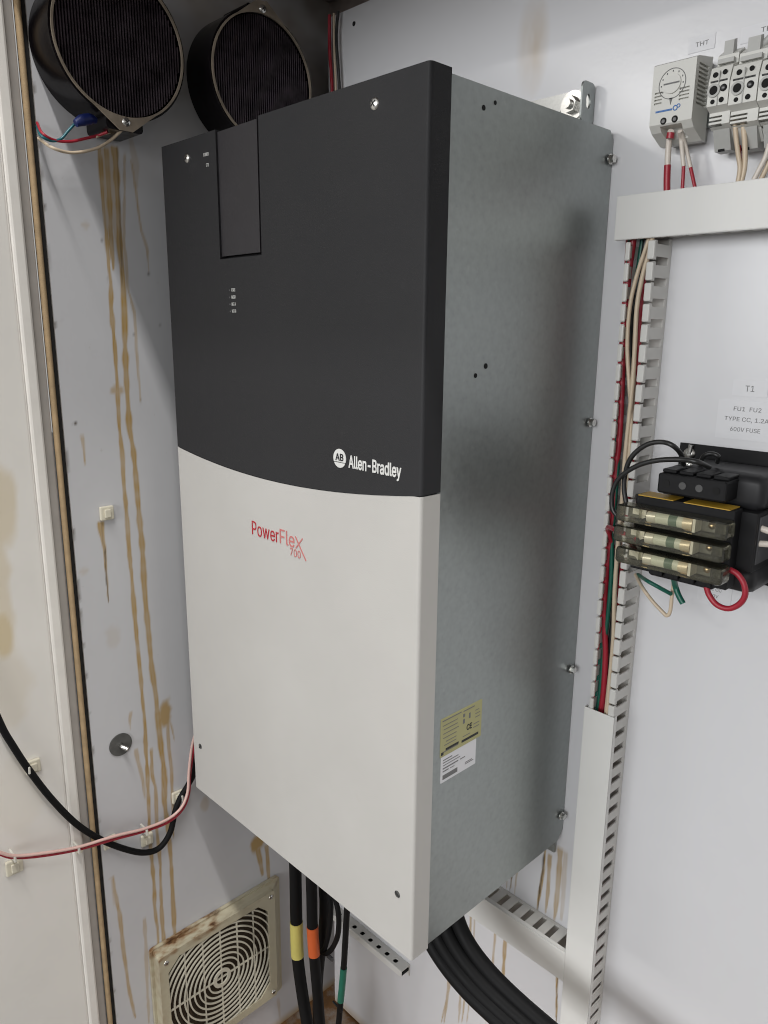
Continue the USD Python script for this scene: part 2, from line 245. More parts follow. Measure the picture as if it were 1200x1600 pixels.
# ------------------------------------------------------------------ enclosure
enc = thing('electrical_enclosure', 'white painted steel enclosure body with rust-streaked left wall and stained floor', 'enclosure', (0, 0, FZ))
us = np.unique(np.concatenate([np.linspace(-.403, -.39, 4), np.arange(-.39, -.06, .0013), np.linspace(-.06, 0.03, 12)]))
vs = np.unique(np.concatenate([np.arange(FZ, 1.1, .004), [1.1]]))
u, v, f = grid(us, vs)
RUNS = [
 (yz([(-0.0614, -0.3312, 0.8534), (-0.0614, -0.3313, 0.8019), (-0.0614, -0.3307, 0.7580), (-0.0614, -0.3302, 0.7131), (-0.0614, -0.3289, 0.6980), (-0.0614, -0.3304, 0.6671), (-0.0614, -0.3290, 0.6201), (-0.0614, -0.3305, 0.5557), (-0.0614, -0.3314, 0.4977), (-0.0614, -0.3301, 0.4552), (-0.0614, -0.3291, 0.4204), (-0.0614, -0.3291, 0.3585), (-0.0614, -0.3291, 0.2948), (-0.0614, -0.3289, 0.2196), (-0.0614, -0.3270, 0.1510), (-0.0614, -0.3259, 0.1109), (-0.0614, -0.3258, 0.0396), (-0.0614, -0.3280, -0.0223), (-0.0614, -0.3293, -0.0862), (-0.0614, -0.3289, -0.1414), (-0.0614, -0.3289, -0.2207), (-0.0614, -0.3284, -0.2791), (-0.0614, -0.3286, -0.3146)]), .0027, .85),
 (yz([(-0.0614, -0.3232, 0.8532), (-0.0614, -0.3232, 0.8029), (-0.0614, -0.3237, 0.7437), (-0.0614, -0.3238, 0.7097)]), .0034, .8), (yz([(-0.0614, -0.3272, 0.8540), (-0.0614, -0.3264, 0.8025), (-0.0614, -0.3258, 0.7585), (-0.0614, -0.3263, 0.7209)]), .0045, .45),
 (yz([(-0.0614, -0.3126, 0.8563), (-0.0614, -0.3125, 0.8042), (-0.0614, -0.3131, 0.7521), (-0.0614, -0.3129, 0.6987), (-0.0614, -0.3141, 0.6597), (-0.0614, -0.3165, 0.6039), (-0.0614, -0.3175, 0.5550), (-0.0614, -0.3179, 0.5134), (-0.0614, -0.3152, 0.4877), (-0.0614, -0.3129, 0.4443), (-0.0614, -0.3124, 0.4002), (-0.0614, -0.3106, 0.3458), (-0.0614, -0.3119, 0.2719), (-0.0614, -0.3100, 0.2141), (-0.0614, -0.3081, 0.1546), (-0.0614, -0.3058, 0.1137), (-0.0614, -0.3038, 0.0513), (-0.0614, -0.3014, 0.0083), (-0.0614, -0.3027, -0.0448), (-0.0614, -0.3003, -0.0898), (-0.0614, -0.2991, -0.1576), (-0.0614, -0.2994, -0.2150), (-0.0614, -0.3007, -0.2730), (-0.0614, -0.3010, -0.3148)]), .0038, .95),
 (yz([(-0.0614, -0.3189, 0.8574), (-0.0614, -0.3183, 0.8035), (-0.0614, -0.3170, 0.7667), (-0.0614, -0.3151, 0.7369)]), .007, .38),
 (yz([(-0.0614, -0.2992, 0.8497), (-0.0614, -0.3064, 0.7752), (-0.0614, -0.3066, 0.6913), (-0.0614, -0.3002, 0.6600), (-0.0614, -0.2998, 0.6036), (-0.0614, -0.2995, 0.5707), (-0.0614, -0.2994, 0.5457)]), .0017, .45),
 (yz([(-0.0614, -0.2913, 0.8436), (-0.0614, -0.2872, 0.8072), (-0.0614, -0.2843, 0.7622), (-0.0614, -0.2780, 0.7396), (-0.0614, -0.2773, 0.7107)]), .0017, .5), (yz([(-0.0614, -0.2903, 0.8692), (-0.0614, -0.2859, 0.8371), (-0.0614, -0.2863, 0.8074)]), .004, .25),
 (yz([(-0.0614, -0.3045, 0.1031), (-0.0614, -0.3032, 0.0615), (-0.0614, -0.3004, 0.0078), (-0.0614, -0.3007, -0.0457)]), .004, .8), (yz([(-0.0614, -0.2897, 0.0791), (-0.0614, -0.2904, 0.0354), (-0.0614, -0.2882, 0.0026), (-0.0614, -0.2900, -0.0617), (-0.0614, -0.2923, -0.1161)]), .0026, .6),
 (yz([(-0.0614, -0.2857, 0.0775), (-0.0614, -0.2824, 0.0637), (-0.0614, -0.2794, 0.0436)]), .0018, .45),
 (yz([(-0.0614, -0.3183, 0.0468), (-0.0614, -0.3191, 0.0054), (-0.0614, -0.3155, -0.0174), (-0.0614, -0.3183, -0.0917), (-0.0614, -0.3167, -0.1481), (-0.0614, -0.3196, -0.2262), (-0.0614, -0.3187, -0.2794), (-0.0614, -0.3188, -0.3151)]), .0028, .7),
 (yz([(-0.0614, -0.3440, 0.1155), (-0.0614, -0.3467, 0.1036), (-0.0614, -0.3470, 0.0868)]), .0026, .45), (yz([(-0.0614, -0.3414, 0.0563), (-0.0614, -0.3390, 0.0348), (-0.0614, -0.3350, 0.0071), (-0.0614, -0.3317, -0.0312)]), .0026, .5),
 (yz([(-0.0614, -0.3652, 0.3967), (-0.0614, -0.3655, 0.3829), (-0.0614, -0.3648, 0.3697), (-0.0614, -0.3642, 0.3547)]), .0040, .75), (yz([(-0.0614, -0.3643, 0.3652), (-0.0614, -0.3646, 0.3389), (-0.0614, -0.3636, 0.3074), (-0.0614, -0.3646, 0.2833)]), .0017, .8),
 (yz([(-0.0614, -0.3810, 0.5105), (-0.0614, -0.3799, 0.4942), (-0.0614, -0.3794, 0.4712)]), .0026, .55),
 (yz([(-0.0614, -0.3910, -0.1290), (-0.0614, -0.3884, -0.1576), (-0.0614, -0.3852, -0.1924), (-0.0614, -0.3839, -0.2549), (-0.0614, -0.3810, -0.3261), (-0.0614, -0.3734, -0.3934)]), .0030, .6),
 (yz([(-0.0614, -0.3481, -0.2262), (-0.0614, -0.3488, -0.2661), (-0.0614, -0.3504, -0.3356), (-0.0614, -0.3528, -0.4187)]), .0026, .4),
 (yz([(-0.0614, -0.1415, -0.2121), (-0.0614, -0.1372, -0.2395), (-0.0614, -0.1330, -0.2735)]), .007, .8), (yz([(-0.0614, -0.1231, -0.2155), (-0.0614, -0.1202, -0.2487), (-0.0614, -0.1191, -0.3007)]), .004, .75),
 (yz([(-0.0614, -0.1083, -0.5454), (-0.0614, -0.1062, -0.5754), (-0.0614, -0.1042, -0.6058)]), .003, .3),
]
stain = runs(u, v, RUNS, 5)
for (p, ru, rv, s) in ((((-0.0614, -0.2920, 0.0913)), .011, .022, .8), (((-0.0614, -0.1397, -0.2006)), .018, .020, .9), (((-0.0614, -0.3298, 0.5646)), .010, .006, .55), (((-0.0614, -0.3934, 0.3337)), .008, .006, .22), (((-0.0614, -0.3612, 0.2336)), .012, .018, .14), (((-0.0614, -0.2359, -0.0817)), .008, .014, .3), (((-0.0614, -0.3551, 0.7616)), .006, .005, .25)):
    stain = np.maximum(stain, blot(u, v, (p[1], p[2]), ru, rv, s, int(ru*1e4)))
# grime along the floor and around the fans, painted roof shade at upper rear
stain = np.maximum(stain, np.clip((FZ+.018-v)/.02, 0, 1)*.8)
nn = meshkit.fbm(np.stack([u*22, v*22, u*0], 1), 4, 11)
stain = np.maximum(stain, np.clip((v-.80)/.16, 0, 1)*np.clip(nn*1.5-.35, 0, 1)*.30*np.clip((u+.36)/.1, 0, 1))
dark = runs(u, v, [(yz([(-0.0614, -0.3638, 0.3599), (-0.0614, -0.3646, 0.3389), (-0.0614, -0.3636, 0.3074), (-0.0614, -0.3646, 0.2824)]), .0012, .8), (yz([(-0.0614, -0.3094, 0.8554), (-0.0614, -0.3111, 0.7896), (-0.0614, -0.3129, 0.7218), (-0.0614, -0.3135, 0.6910)]), .0013, .35), (yz([(-0.0614, -0.3655, 0.3933), (-0.0614, -0.3653, 0.3742), (-0.0614, -0.3642, 0.3547)]), .001, .3)], 8)
for (px, s) in ((((-0.0614, -0.3878, 0.5263)), .9), (((-0.0614, -0.2773, 0.7107)), .6), (((-0.0614, -0.2993, 0.5482)), .5), (((-0.0614, -0.3029, 0.6352)), .5), (((-0.0614, -0.3365, 0.7472)), .6), (((-0.0614, -0.3328, 0.7001)), .4), (((-0.0614, -0.3925, 0.6514)), .4), (((-0.0614, -0.2654, 0.6460)), .3)):
    dark = np.maximum(dark, np.clip(1.6-np.hypot(u-px[1], v-px[2])/.0016, 0, 1)*s)
dark = np.maximum(dark, np.clip((v-.90)/.16, 0, 1)*np.clip((u+.30)/.22, 0, 1)*np.clip(nn*1.3+.1, 0, 1)*.55)  # roof shade painted in with grime, deepening upward and toward the rear
rim = np.clip((-.4012-u)/.0012+.2*nn, 0, 1)*np.clip(meshkit.noise(np.stack([v*90, v*0, v*0], 1), 4)*2.6-1.75, 0, 1)
dark = np.maximum(dark, np.clip(rim, 0, .9))
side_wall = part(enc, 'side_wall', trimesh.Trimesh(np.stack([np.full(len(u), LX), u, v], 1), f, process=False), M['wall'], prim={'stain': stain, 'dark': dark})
part(enc, 'side_wall_core', box(LX-.02, LX-.0006, -.4028, .032, FZ, 1.1), M['greystrip'])
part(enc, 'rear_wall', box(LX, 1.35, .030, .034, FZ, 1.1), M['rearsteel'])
part(enc, 'floor_pan', box(LX, 1.35, -.40, .030, FZ-.003, FZ), M['brown'])
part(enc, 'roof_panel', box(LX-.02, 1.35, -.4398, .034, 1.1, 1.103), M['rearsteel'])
part(enc, 'door_header', box(LX-.02, 1.35, -.444, -.44, 1.06, 1.103), M['wall'])
part(enc, 'gap_channel', box(LX-.022, LX-.003, -.4086, -.4029, FZ, 1.1), M['gap'])
gk = tube([(LX-.0015, -.4118, FZ), (LX-.0015, -.4118, .2), (LX-.0015, -.4118, .7), (LX-.0015, -.4118, 1.1)], .0036, 12, 4)
part(enc, 'gasket', gk, M['gasket'], smooth=60)
part(enc, 'door_jamb', box(LX-.02, LX-.004, -.4275, -.4158, FZ, 1.1, .0015), M['greystrip'])

# ------------------------------------------------------------------ open door on the left
dr = thing('enclosure_door', 'open white enclosure door with yellow stains and cable mounts at far left', 'door', (LX, -.43, FZ))
us = np.unique(np.concatenate([np.arange(-.62, -.4435, .003), np.linspace(-1.1, -.62, 12)])); vs = np.arange(FZ, 1.1, .006)
u, v, f = grid(us, vs)
st = np.zeros(len(u))
for (p, ru, rv, s) in ((((-0.0614, -0.4843, 0.4356)), .016, .05, .45), (((-0.0614, -0.4986, 0.2813)), .014, .03, .7), (((-0.0614, -0.4945, 0.3502)), .013, .11, .4), (((-0.0614, -0.5022, 0.2016)), .03, .07, .18), (((-0.0614, -0.5049, 0.0591)), .03, .08, .10)):
    st = np.maximum(st, blot(u, v, (p[1], p[2]), ru, rv, s, int(rv*1e3), 24))
dk = np.zeros(len(u))
part(dr, 'door_skin', trimesh.Trimesh(np.stack([np.full(len(u), LX), u, v], 1), f, process=False), M['door'], prim={'stain': st, 'dark': dk})
part(dr, 'door_core', box(LX-.022, LX-.0006, -1.1, -.4435, FZ, 1.1), M['lip'])
part(dr, 'edge_return', box(LX-.022, LX+.0035, -.4430, -.4280, FZ, 1.1, .003), M['lip'])

# ------------------------------------------------------------------ mounting panel
pn = thing('mounting_panel', 'glossy white back panel carrying the drive and wire ducts', 'panel', (.5, 0, FZ))
us = np.unique(np.concatenate([np.linspace(-.0285, .15, 10), np.arange(.15, .475, .0014), np.linspace(.475, 1.3, 24)]))
vs = np.unique(np.concatenate([np.arange(FZ+.004, .02, .004), np.linspace(.02, .88, 24), np.arange(.88, 1.065, .004), [1.065]]))
u, v, f = grid(us, vs)
PR = [(xz([(0.4070, 0.0000, -0.0266), (0.4064, 0.0000, -0.0615), (0.4051, 0.0000, -0.0874), (0.3998, 0.0000, -0.1316)]), .0020, .75), (xz([(0.4154, 0.0000, -0.0317), (0.4151, -0.0000, -0.0564), (0.4149, 0.0000, -0.0815), (0.4139, 0.0000, -0.1256)]), .0028, .65), (xz([(0.4299, 0.0000, -0.0138), (0.4295, 0.0000, -0.0481), (0.4297, 0.0000, -0.0775), (0.4284, -0.0000, -0.1286)]), .0038, .6), (xz([(0.4377, 0.0000, -0.0143), (0.4375, 0.0000, -0.0630), (0.4380, 0.0000, -0.1223)]), .003, .3),
 (xz([(0.3571, 0.0000, -0.0851), (0.3562, 0.0000, -0.1064), (0.3552, 0.0000, -0.1280)]), .0013, .8), (xz([(0.3655, 0.0000, -0.0802), (0.3642, 0.0000, -0.1121), (0.3630, 0.0000, -0.1285)]), .0014, .5), (xz([(0.3491, 0.0000, -0.1001), (0.3485, 0.0000, -0.1269)]), .0014, .5),
 (xz([(0.2615, 0.0000, -0.2369), (0.2559, 0.0000, -0.2875), (0.2505, 0.0000, -0.3513), (0.2432, 0.0000, -0.4437)]), .0022, .55), (xz([(0.2774, 0.0000, -0.2220), (0.2764, 0.0000, -0.2851), (0.2739, 0.0000, -0.3463), (0.2719, 0.0000, -0.4210)]), .0022, .5), (xz([(0.2878, 0.0000, -0.2040), (0.2875, 0.0000, -0.2775), (0.2839, 0.0000, -0.3389), (0.2795, 0.0000, -0.4150)]), .0018, .6), (xz([(0.2949, 0.0000, -0.1994), (0.2947, 0.0000, -0.2725), (0.2931, 0.0000, -0.3441), (0.2896, 0.0000, -0.4071)]), .0014, .45),
 (xz([(0.3336, 0.0000, -0.2077), (0.3328, 0.0000, -0.2574), (0.3322, 0.0000, -0.3127)]), .0022, .6), (xz([(0.3520, 0.0000, -0.2065), (0.3518, 0.0000, -0.2440), (0.3516, -0.0000, -0.3005), (0.3491, -0.0000, -0.3601)]), .0028, .75), (xz([(0.2520, 0.0000, -0.3563), (0.2466, 0.0000, -0.3910), (0.2378, 0.0000, -0.4479)]), .002, .55), (xz([(0.3294, 0.0000, -0.3055), (0.3268, 0.0000, -0.3482), (0.3247, 0.0000, -0.3793)]), .002, .45),
 (xz([(0.4392, 0.0000, -0.2078), (0.4409, 0.0000, -0.2446), (0.4429, 0.0000, -0.2860)]), .0016, .85)]
st = runs(u, v, PR, 21)
p = (0.3216, 0.0000, 0.9521); st = np.maximum(st, np.clip(1.2-np.hypot((u-p[0])/.020, (v-p[2])/.05), 0, 1)*.6*np.clip(nn.mean()+meshkit.fbm(np.stack([u*60, v*25, u*0], 1), 3, 2)-.3, 0, 1))
st = np.maximum(st, np.clip((FZ+.025-v)/.02, 0, 1)*.5)
dk = runs(u, v, [(xz([(0.4067, 0.0000, -0.0366), (0.4064, 0.0000, -0.0615), (0.4041, 0.0000, -0.0880), (0.3998, 0.0000, -0.1316)]), .0013, .7), (xz([(0.3572, -0.0000, -0.0871), (0.3562, 0.0000, -0.1064), (0.3552, 0.0000, -0.1280)]), .0009, .5), (xz([(0.4394, 0.0000, -0.2098), (0.4409, 0.0000, -0.2446), (0.4429, 0.0000, -0.2860)]), .0009, .6)], 31)
part(pn, 'panel_face', trimesh.Trimesh(np.stack([u, np.zeros(len(u)), v], 1), f[:, [0, 1, 2]], process=False), M['panel'], prim={'stain': st, 'dark': dk})
part(pn, 'panel_core', box(-.0285, 1.3, .0006, .0035, FZ+.004, 1.065), M['wall'])
part(pn, 'mounting_hole', cyl('y', (0.0252, 0.0000, 1.0451), .0030, .0004, 6), M['hole'])

# ------------------------------------------------------------------ the drive
dv = thing('motor_drive', 'tall charcoal and white variable frequency drive with galvanised side mounted on panel', 'drive', (W/2, 0, 0))
sidepoly = sg.Polygon([(-D+.022, .004), (-.012, .004), (-.001, .016), (-.001, .838), (-.008, .846), (-D+.022, .846)])
ch = ext(sidepoly, W-.001); ch = place(ch, 'x', (0, 0, 0)); part(dv, 'chassis', ch, M['zinc'])
def curve(x): return .4790+.37*(x-.205)**2 if x < .4323 else .4981
def cover(zlo, zhi):
    r = .0035; P = []
    n = 36
    arc = lambda cx, cy, a0, a1: [(cx+r*math.cos(a), cy+r*math.sin(a)) for a in np.linspace(a0, a1, 5)]
    out = arc(r, -D+r, 1.5*math.pi, math.pi)[::-1]+[(x, -D) for x in np.linspace(r, W-r, n)[1:-1]]+arc(W-r, -D+r, -.5*math.pi, 0)
    out += [(W, -D+.0256)]+[(x, -D+.0256) for x in np.linspace(r, W-r, n)[::-1]]+[(0, -D+.0256)]
    poly = np.array(out)
    V2, F2 = trimesh.creation.triangulate_polygon(sg.Polygon(poly), engine='earcut')
    k = len(poly)
    lo = np.array([(x, y, zlo(min(max(x, 0), W))) for x, y in poly]); hi = np.array([(x, y, zhi(min(max(x, 0), W))) for x, y in poly])
    V = np.vstack([lo, hi]); F = []
    for i in range(k):
        j = (i+1) % k; F += [(i, j, i+k), (j, j+k, i+k)]
    from scipy.spatial import cKDTree
    idx = cKDTree(poly).query(V2)[1]; F2 = idx[F2]
    a = poly[F2]; ar = (a[:, 1, 0]-a[:, 0, 0])*(a[:, 2, 1]-a[:, 0, 1])-(a[:, 1, 1]-a[:, 0, 1])*(a[:, 2, 0]-a[:, 0, 0])
    F2 = np.where((ar > 0)[:, None], F2, F2[:, ::-1]); F += [tuple(t) for t in F2+k]+[tuple(t[::-1]) for t in F2]
    m = trimesh.Trimesh(V, F, process=False); return m
upc = cover(lambda x: curve(x)+.0006, lambda x: H)
mf = lambda t: m3.Manifold(m3.Mesh(np.asarray(t.vertices, np.float32), np.asarray(t.faces, np.uint32)))
FX0, FX1, FZ0 = .1195, .1985, .7175
uc = mf(upc)
if uc.status() == m3.Error.NoError and not uc.is_empty():
    uc = uc - mf(box(FX0, FX1, -D-.01, -D+.011, FZ0, H+.01))
part(dv, 'upper_cover', uc, M['char'], smooth=25)
lowc = cover(lambda x: 0., lambda x: curve(x)-.0006)
part(dv, 'lower_cover', lowc, M['white'], smooth=25)
part(dv, 'seam_shadow_gap', cover(lambda x: curve(x)-.0007, lambda x: curve(x)+.0007).apply_transform(trimesh.transformations.scale_and_translate((.994, .994, 1), (W*.003, -.0012+0.0, 0))), M['hole'])
# hinged access flap, its left edge set back and its right edge nearly flush
fl = sg.Polygon([(FX0+.0003, -D+.0022), (FX1-.0030, -D+.0003), (FX1-.0030, -D+.0095), (FX0+.0003, -D+.0105)])
flm = trimesh.creation.extrude_polygon(fl, H-.0022-FZ0-.0030, engine='earcut'); flm.apply_translation((0, 0, FZ0+.0030))
part(dv, 'access_flap', flm, M['charside'])
for (x, z) in ((.3682, .83), (.0589, .8301)):
    s = screw(dv, 'cover_screw', 'y', (x, -D, z), .0052, .0022)
for (x, z, a) in ((.0204, .0726, .9), (.4105, .0693, -.5)):
    p = part(dv, 'recessed_screw', cyl('y', (x, -D+.0006, z), .0038, .0010, 6), M['washer'], smooth=40)
    sl = place(ext(sa.rotate(sg.box(-.0036, -.0008, .0036, .0008), a*60), .0006), 'y', (x, -D-.0004, z)); part(p, 'slot', sl, M['ink'])
T = M['whiteink']
part(dv, 'indicator_print', text('POWER', .0034, 'y', (.0945, -D, .8265), width=.0105), T)
part(dv, 'indicator_print', text('STS', .0034, 'y', (.0990, -D, .8155), width=.0055), M['whiteink'])
for k, s in enumerate(('PORT', 'MOD', 'NET A', 'NET B')):
    z = .6838-k*.0075
    part(dv, 'indicator_print', text(s, .0034, 'y', (.1400, -D, z-.0015), width=.0078), T)
    part(dv, 'status_light', cyl('y', (.1365, -D, z), .0008, .0005, 4), M['greyink'])
# maker's emblem: white disc, dark letters, ruled foot
ex, ez = .3214, .5190
em = disc(.0094, 16)
lower = em.intersection(sg.box(-.02, -.02, .02, -.0044)); upper = em.intersection(sg.box(-.02, -.0036, .02, .02))
eb = part(dv, 'brand_emblem', place(cat_(ext(lower, .0005), ext(upper, .0005)), 'y', (ex, -D, ez)), T)
part(eb, 'emblem_letters', text('AB', .0066, 'y', (ex, -D-.0005, ez-.0020), width=.0118, bold=True, depth=.0004, center=True), M['char'])
part(dv, 'brand_lettering', text('Allen-Bradley', .0118, 'y', (.3348, -D, .5118), width=.0721, bold=True), T)
pw = part(dv, 'product_lettering', text('Power', .0162, 'y', (.1652, -D, .4100), width=.0515), M['redink'])
part(pw, 'light_lettering', text('Fle', .0165, 'y', (.2190, -D, .4105), width=.0265), M['pinkink'])
xl = [sg.LineString([(.2475, .4235), (.2650, .4005)]).buffer(.00075), sg.LineString([(.2482, .4112), (.2595, .4235)]).buffer(.00075)]
part(pw, 'light_lettering', place(ext(so.unary_union(xl), .0005), 'y', (0, -D, 0)), M['pinkink'])
part(pw, 'light_lettering', text('700', .0085, 'y', (.2375, -D, .4005), width=.0185), M['pinkink'])
# side plate hardware
for (y, z) in ((-.008, .818), (-.0094, .5438), (-.0115, .2437), (-.0099, .0408)):
    p = part(dv, 'side_screw', cyl('x', (W+.0006, y, z), .0052, .0012, 6), M['chrome'], smooth=40)
    hx = sg.Polygon([(.0042*math.cos(k*math.pi/3+z*9), .0042*math.sin(k*math.pi/3+z*9)) for k in range(6)])
    part(p, 'screw_head', place(ext(hx, .0042), 'x', (W+.0018, y, z)), M['chrome'])
for (y, z, r) in ((-.2136, .6026, .0022), (-.199, .6109, .0026), (-.2159, .8284, .0022), (-.2004, .8353, .0018)):
    part(dv, 'rivet_hole', cyl('x', (W-.0010, y, z), r, .0004, 5), M['hole'])
# rating plate: yellow and white stickers, unreadably small print
rl = part(dv, 'rating_label', place(ext(rrect(-.2478, -.1825, .2215, .2645, .001), .0004), 'x', (W-.001, 0, 0)), M['yellowlabel'])
def prints(parent, rows, m, nm='print_line', x=W-.0006):
    for (y0, y1, z0, z1) in rows: part(parent, nm, box(x, x+.0003, y0, y1, z0, z1), m)
prints(rl, [(-.2455, -.2165, .2612, .2622), (-.245, -.222, .2560, .2566), (-.2435, -.222, .2515, .2521), (-.244, -.220, .2468, .2474), (-.2440, -.2235, .2420, .2426), (-.2395, -.2235, .2372, .2378), (-.2420, -.2235, .2335, .2341), (-.2130, -.1950, .2606, .2616), (-.2450, -.2200, .2262, .2270), (-.2130, -.2010, .2318, .2324)], M['greyink'])
prints(rl, [(-.2395, -.2195, .2274, .2296), (-.2145, -.1875, .2258, .2284), (-.2465, -.2430, .2236, .2268)], M['ink'])
part(rl, 'certification_mark', text('CE', .0062, 'x', (W-.0006, -.2070, .2372), width=.0085, bold=True, depth=.0003), M['ink'])
prints(rl, [(-.2040, -.2015, .2500, .2560), (-.1935, -.1855, .2470, .2476), (-.1935, -.1855, .2510, .2516), (-.1935, -.1875, .2550, .2556), (-.1960, -.1865, .2400, .2406), (-.1960, -.1865, .2360, .2366), (-.2135, -.2105, .2470, .2520), (-.2135, -.2105, .2545, .2580)], M['greyink'])
wl = part(dv, 'product_sticker', place(ext(rrect(-.2460, -.1900, .1915, .2212, .001), .0003), 'x', (W-.001, 0, 0)), M['paper'])
prints(wl, [(-.2430, -.2290, .2166, .2174), (-.2430, -.2190, .2136, .2144), (-.2430, -.2160, .2106, .2112), (-.2430, -.2190, .2068, .2080), (-.2160, -.2080, .2070, .2078), (-.2430, -.2340, .2036, .2046), (-.2320, -.2250, .2036, .2042), (-.2075, -.1940, .1978, .1984), (-.2075, -.1960, .1996, .2002), (-.2430, -.2200, .1948, .1998)], M['greyink'], x=W-.0007)
# upper and lower mounting lugs
lug = rrect(.318, .4040, .842, .8935, .003).difference(sa.translate(disc(.0052), .37, .875))
ub = part(dv, 'mounting_bracket', place(ext(lug, .0022), 'y', (0, -.0012, 0)), M['lugzinc'])
tab = rrect(-.0250, -.0012, .8560, .8955, .006).difference(sa.translate(sa.scale(disc(.0042), 1, 1.7), -.0130, .877))
part(ub, 'slotted_tab', place(ext(tab, .0022), 'x', (.4035, 0, 0)), M['zinc'])
hexbolt(ub, 'y', (.3815, -.0034, .8790), .0088, .0075, .0148)
lb = part(dv, 'lower_lug', box(.396, .424, -.0055, -.0012, -.022, .006, .001), M['zinc'])
part(lb, 'bolt_end', cyl('y', (.4060, -.0055, -.0120), .0050, .006, 6), M['chrome'], smooth=40)
part(dv, 'gland_plate', box(.01, W-.012, -D+.03, -.004, .002, .0040), M['darkmetal'])

# ------------------------------------------------------------------ round fans on the left wall
def fan(base, label):
    y, z = base[1], base[2]
    t = thing('axial_fan', label, 'fan', base, 'round finned fans high on the left wall')
    xf = .0565
    at = lambda d: (base[0]+d, y, z)
    front = so.unary_union([disc(.0775, 24), sg.MultiPoint([(-.006, .088), (.006, .088)]).buffer(.003).union(sg.Polygon([(-.0548, .0548), (.0548, .0548), (.008, .090), (-.008, .090)])), sg.Polygon([(-.0548, -.0548), (.0548, -.0548), (.008, -.090), (-.008, -.090)])])
    body = disc(.0800, 24).difference(disc(.0755, 24))
    part(t, 'housing', place(ext(body, xf-.002), 'x', at(0.0006)), M['fanblack'], smooth=35)
    part(t, 'rear_plate', cyl('x', at(.0006), .076, .004, 20), M['black'])
    part(t, 'mounting_plate', place(ext(front.difference(disc(.0752, 24)), .0022), 'x', at(xf-.0014)), M['fanring'], smooth=30)
    for sgn in (-1, 1):
     tabs = so.unary_union([sa.translate(rrect(-.022, .022, -.016, .010, .004), 0, s*.074) for s in (sgn,)]).difference(disc(.0742, 24))
     part(t, 'mounting_ear', place(ext(tabs, xf-.004), 'x', at(0.001)), M['fanblack'])
    for s in (-1, 1):
        screw(t, 'plate_screw', 'x', (base[0]+xf+.0008, y, z+s*.0808), .0050, .0022)
    n = 44; sl = []
    for i in range(n):
        p = -.0725+.145*i/(n-1); hh = math.sqrt(max(.0738**2-p*p, 1e-6))
        if hh < .006: continue
        b = box(base[0]+xf-.012, base[0]+xf-.0030, y+p-.0007, y+p+.0007, z-hh, z+hh); sl.append(b)
    part(t, 'grille_fins', cat_(*sl), M['fanslat'], kind='stuff')
    part(t, 'hub', cyl('x', at(.012), .034, .020, 12), M['fanblack'], smooth=40)
    for k in range(5):
        a = k*2*math.pi/5+.3; bl = box(-.0010, .0010, .030, .070, -.020, .020)
        bl.apply_transform(trimesh.transformations.rotation_matrix(.7, (0, 1, 0)))
        bl.apply_transform(trimesh.transformations.rotation_matrix(a, (1, 0, 0))); bl.apply_translation(at(.026)); part(t, 'blade', bl, M['fanslat'])
    return t
fan((LX, -.3235, .9520), 'round black finned fan nearest the open door, with light tab above loose wires')
fan((LX, -.1290, .9560), 'round black finned fan deeper in, partly hidden behind top of drive')
G = 'loose wires below the front fan'
wire('fan_wire', [(-0.0580, -0.4035, 0.8654), (-0.0300, -0.4099, 0.8493), (-0.0300, -0.3971, 0.8442), (-0.0300, -0.3792, 0.8458), (-0.0300, -0.3603, 0.8522), (-0.0300, -0.3472, 0.8571), (-0.0200, -0.3393, 0.8608)], .0016, M['wred'], 'red wire drooping under the front fan', group=G)
wire('fan_wire', [(-0.0580, -0.4039, 0.8613), (-0.0300, -0.4115, 0.8464), (-0.0300, -0.4008, 0.8430), (-0.0300, -0.3899, 0.8467), (-0.0300, -0.3812, 0.8561), (-0.0300, -0.3724, 0.8655), (-0.0250, -0.3706, 0.8689)], .0016, M['wteal'], 'blue-green wire drooping under the front fan to a blue crimp cap', group=G)
wire('fan_wire', [(-0.0580, -0.4036, 0.8495), (-0.0300, -0.4014, 0.8364), (-0.0300, -0.3839, 0.8338), (-0.0300, -0.3653, 0.8373), (-0.0300, -0.3459, 0.8450), (-0.0300, -0.3296, 0.8565), (-0.0080, -0.3262, 0.8645)], .0018, M['wcream'], 'cream wire forming the lowest loop under the front fan', group=G)
wire('fan_wire', [(-0.0300, -0.3488, 0.8554), (-0.0300, -0.3369, 0.8615), (-0.0300, -0.3251, 0.8648), (-0.0120, -0.3243, 0.8641)], .0016, M['wcream'], 'short cream lead beside the fan tab screw', group=G)
single('crimp_cap', tube([(-0.0200, -0.3761, 0.8632), (-0.0200, -0.3684, 0.8678), (-0.0200, -0.3594, 0.8707), (-0.0200, -0.3520, 0.8707)], [.0040, .0062, .0060, .0035], 12), M['wblue'], 'dark blue crimp cap joining wires under the front fan', 'wire cap', smooth=50)

# wires and mount running down the left edge of the panel
G = 'wires rising at the left edge of the panel'
wire('riser_wire', [(-.0165, -.008, 1.064), (-.0175, -.007, 1.02), (-.0140, -.006, .965), (-.013, -.008, .86)], .0024, M['wred'], 'red wire rising beside the left panel edge above the drive', group=G)
wire('riser_wire', [(-.0080, -.007, 1.064), (-.0090, -.006, 1.02), (-.0060, -.006, .965), (-.005, -.008, .86)], .0017, M['wcream'], 'cream wire rising beside the left panel edge above the drive', group=G)
wire('riser_wire', [(.0020, -.008, 1.064), (-.001, -.009, 1.03), (.0030, -.007, .965), (.003, -.008, .86)], .0022, M['wblack'], 'black wire rising beside the left panel edge above the drive', group=G)

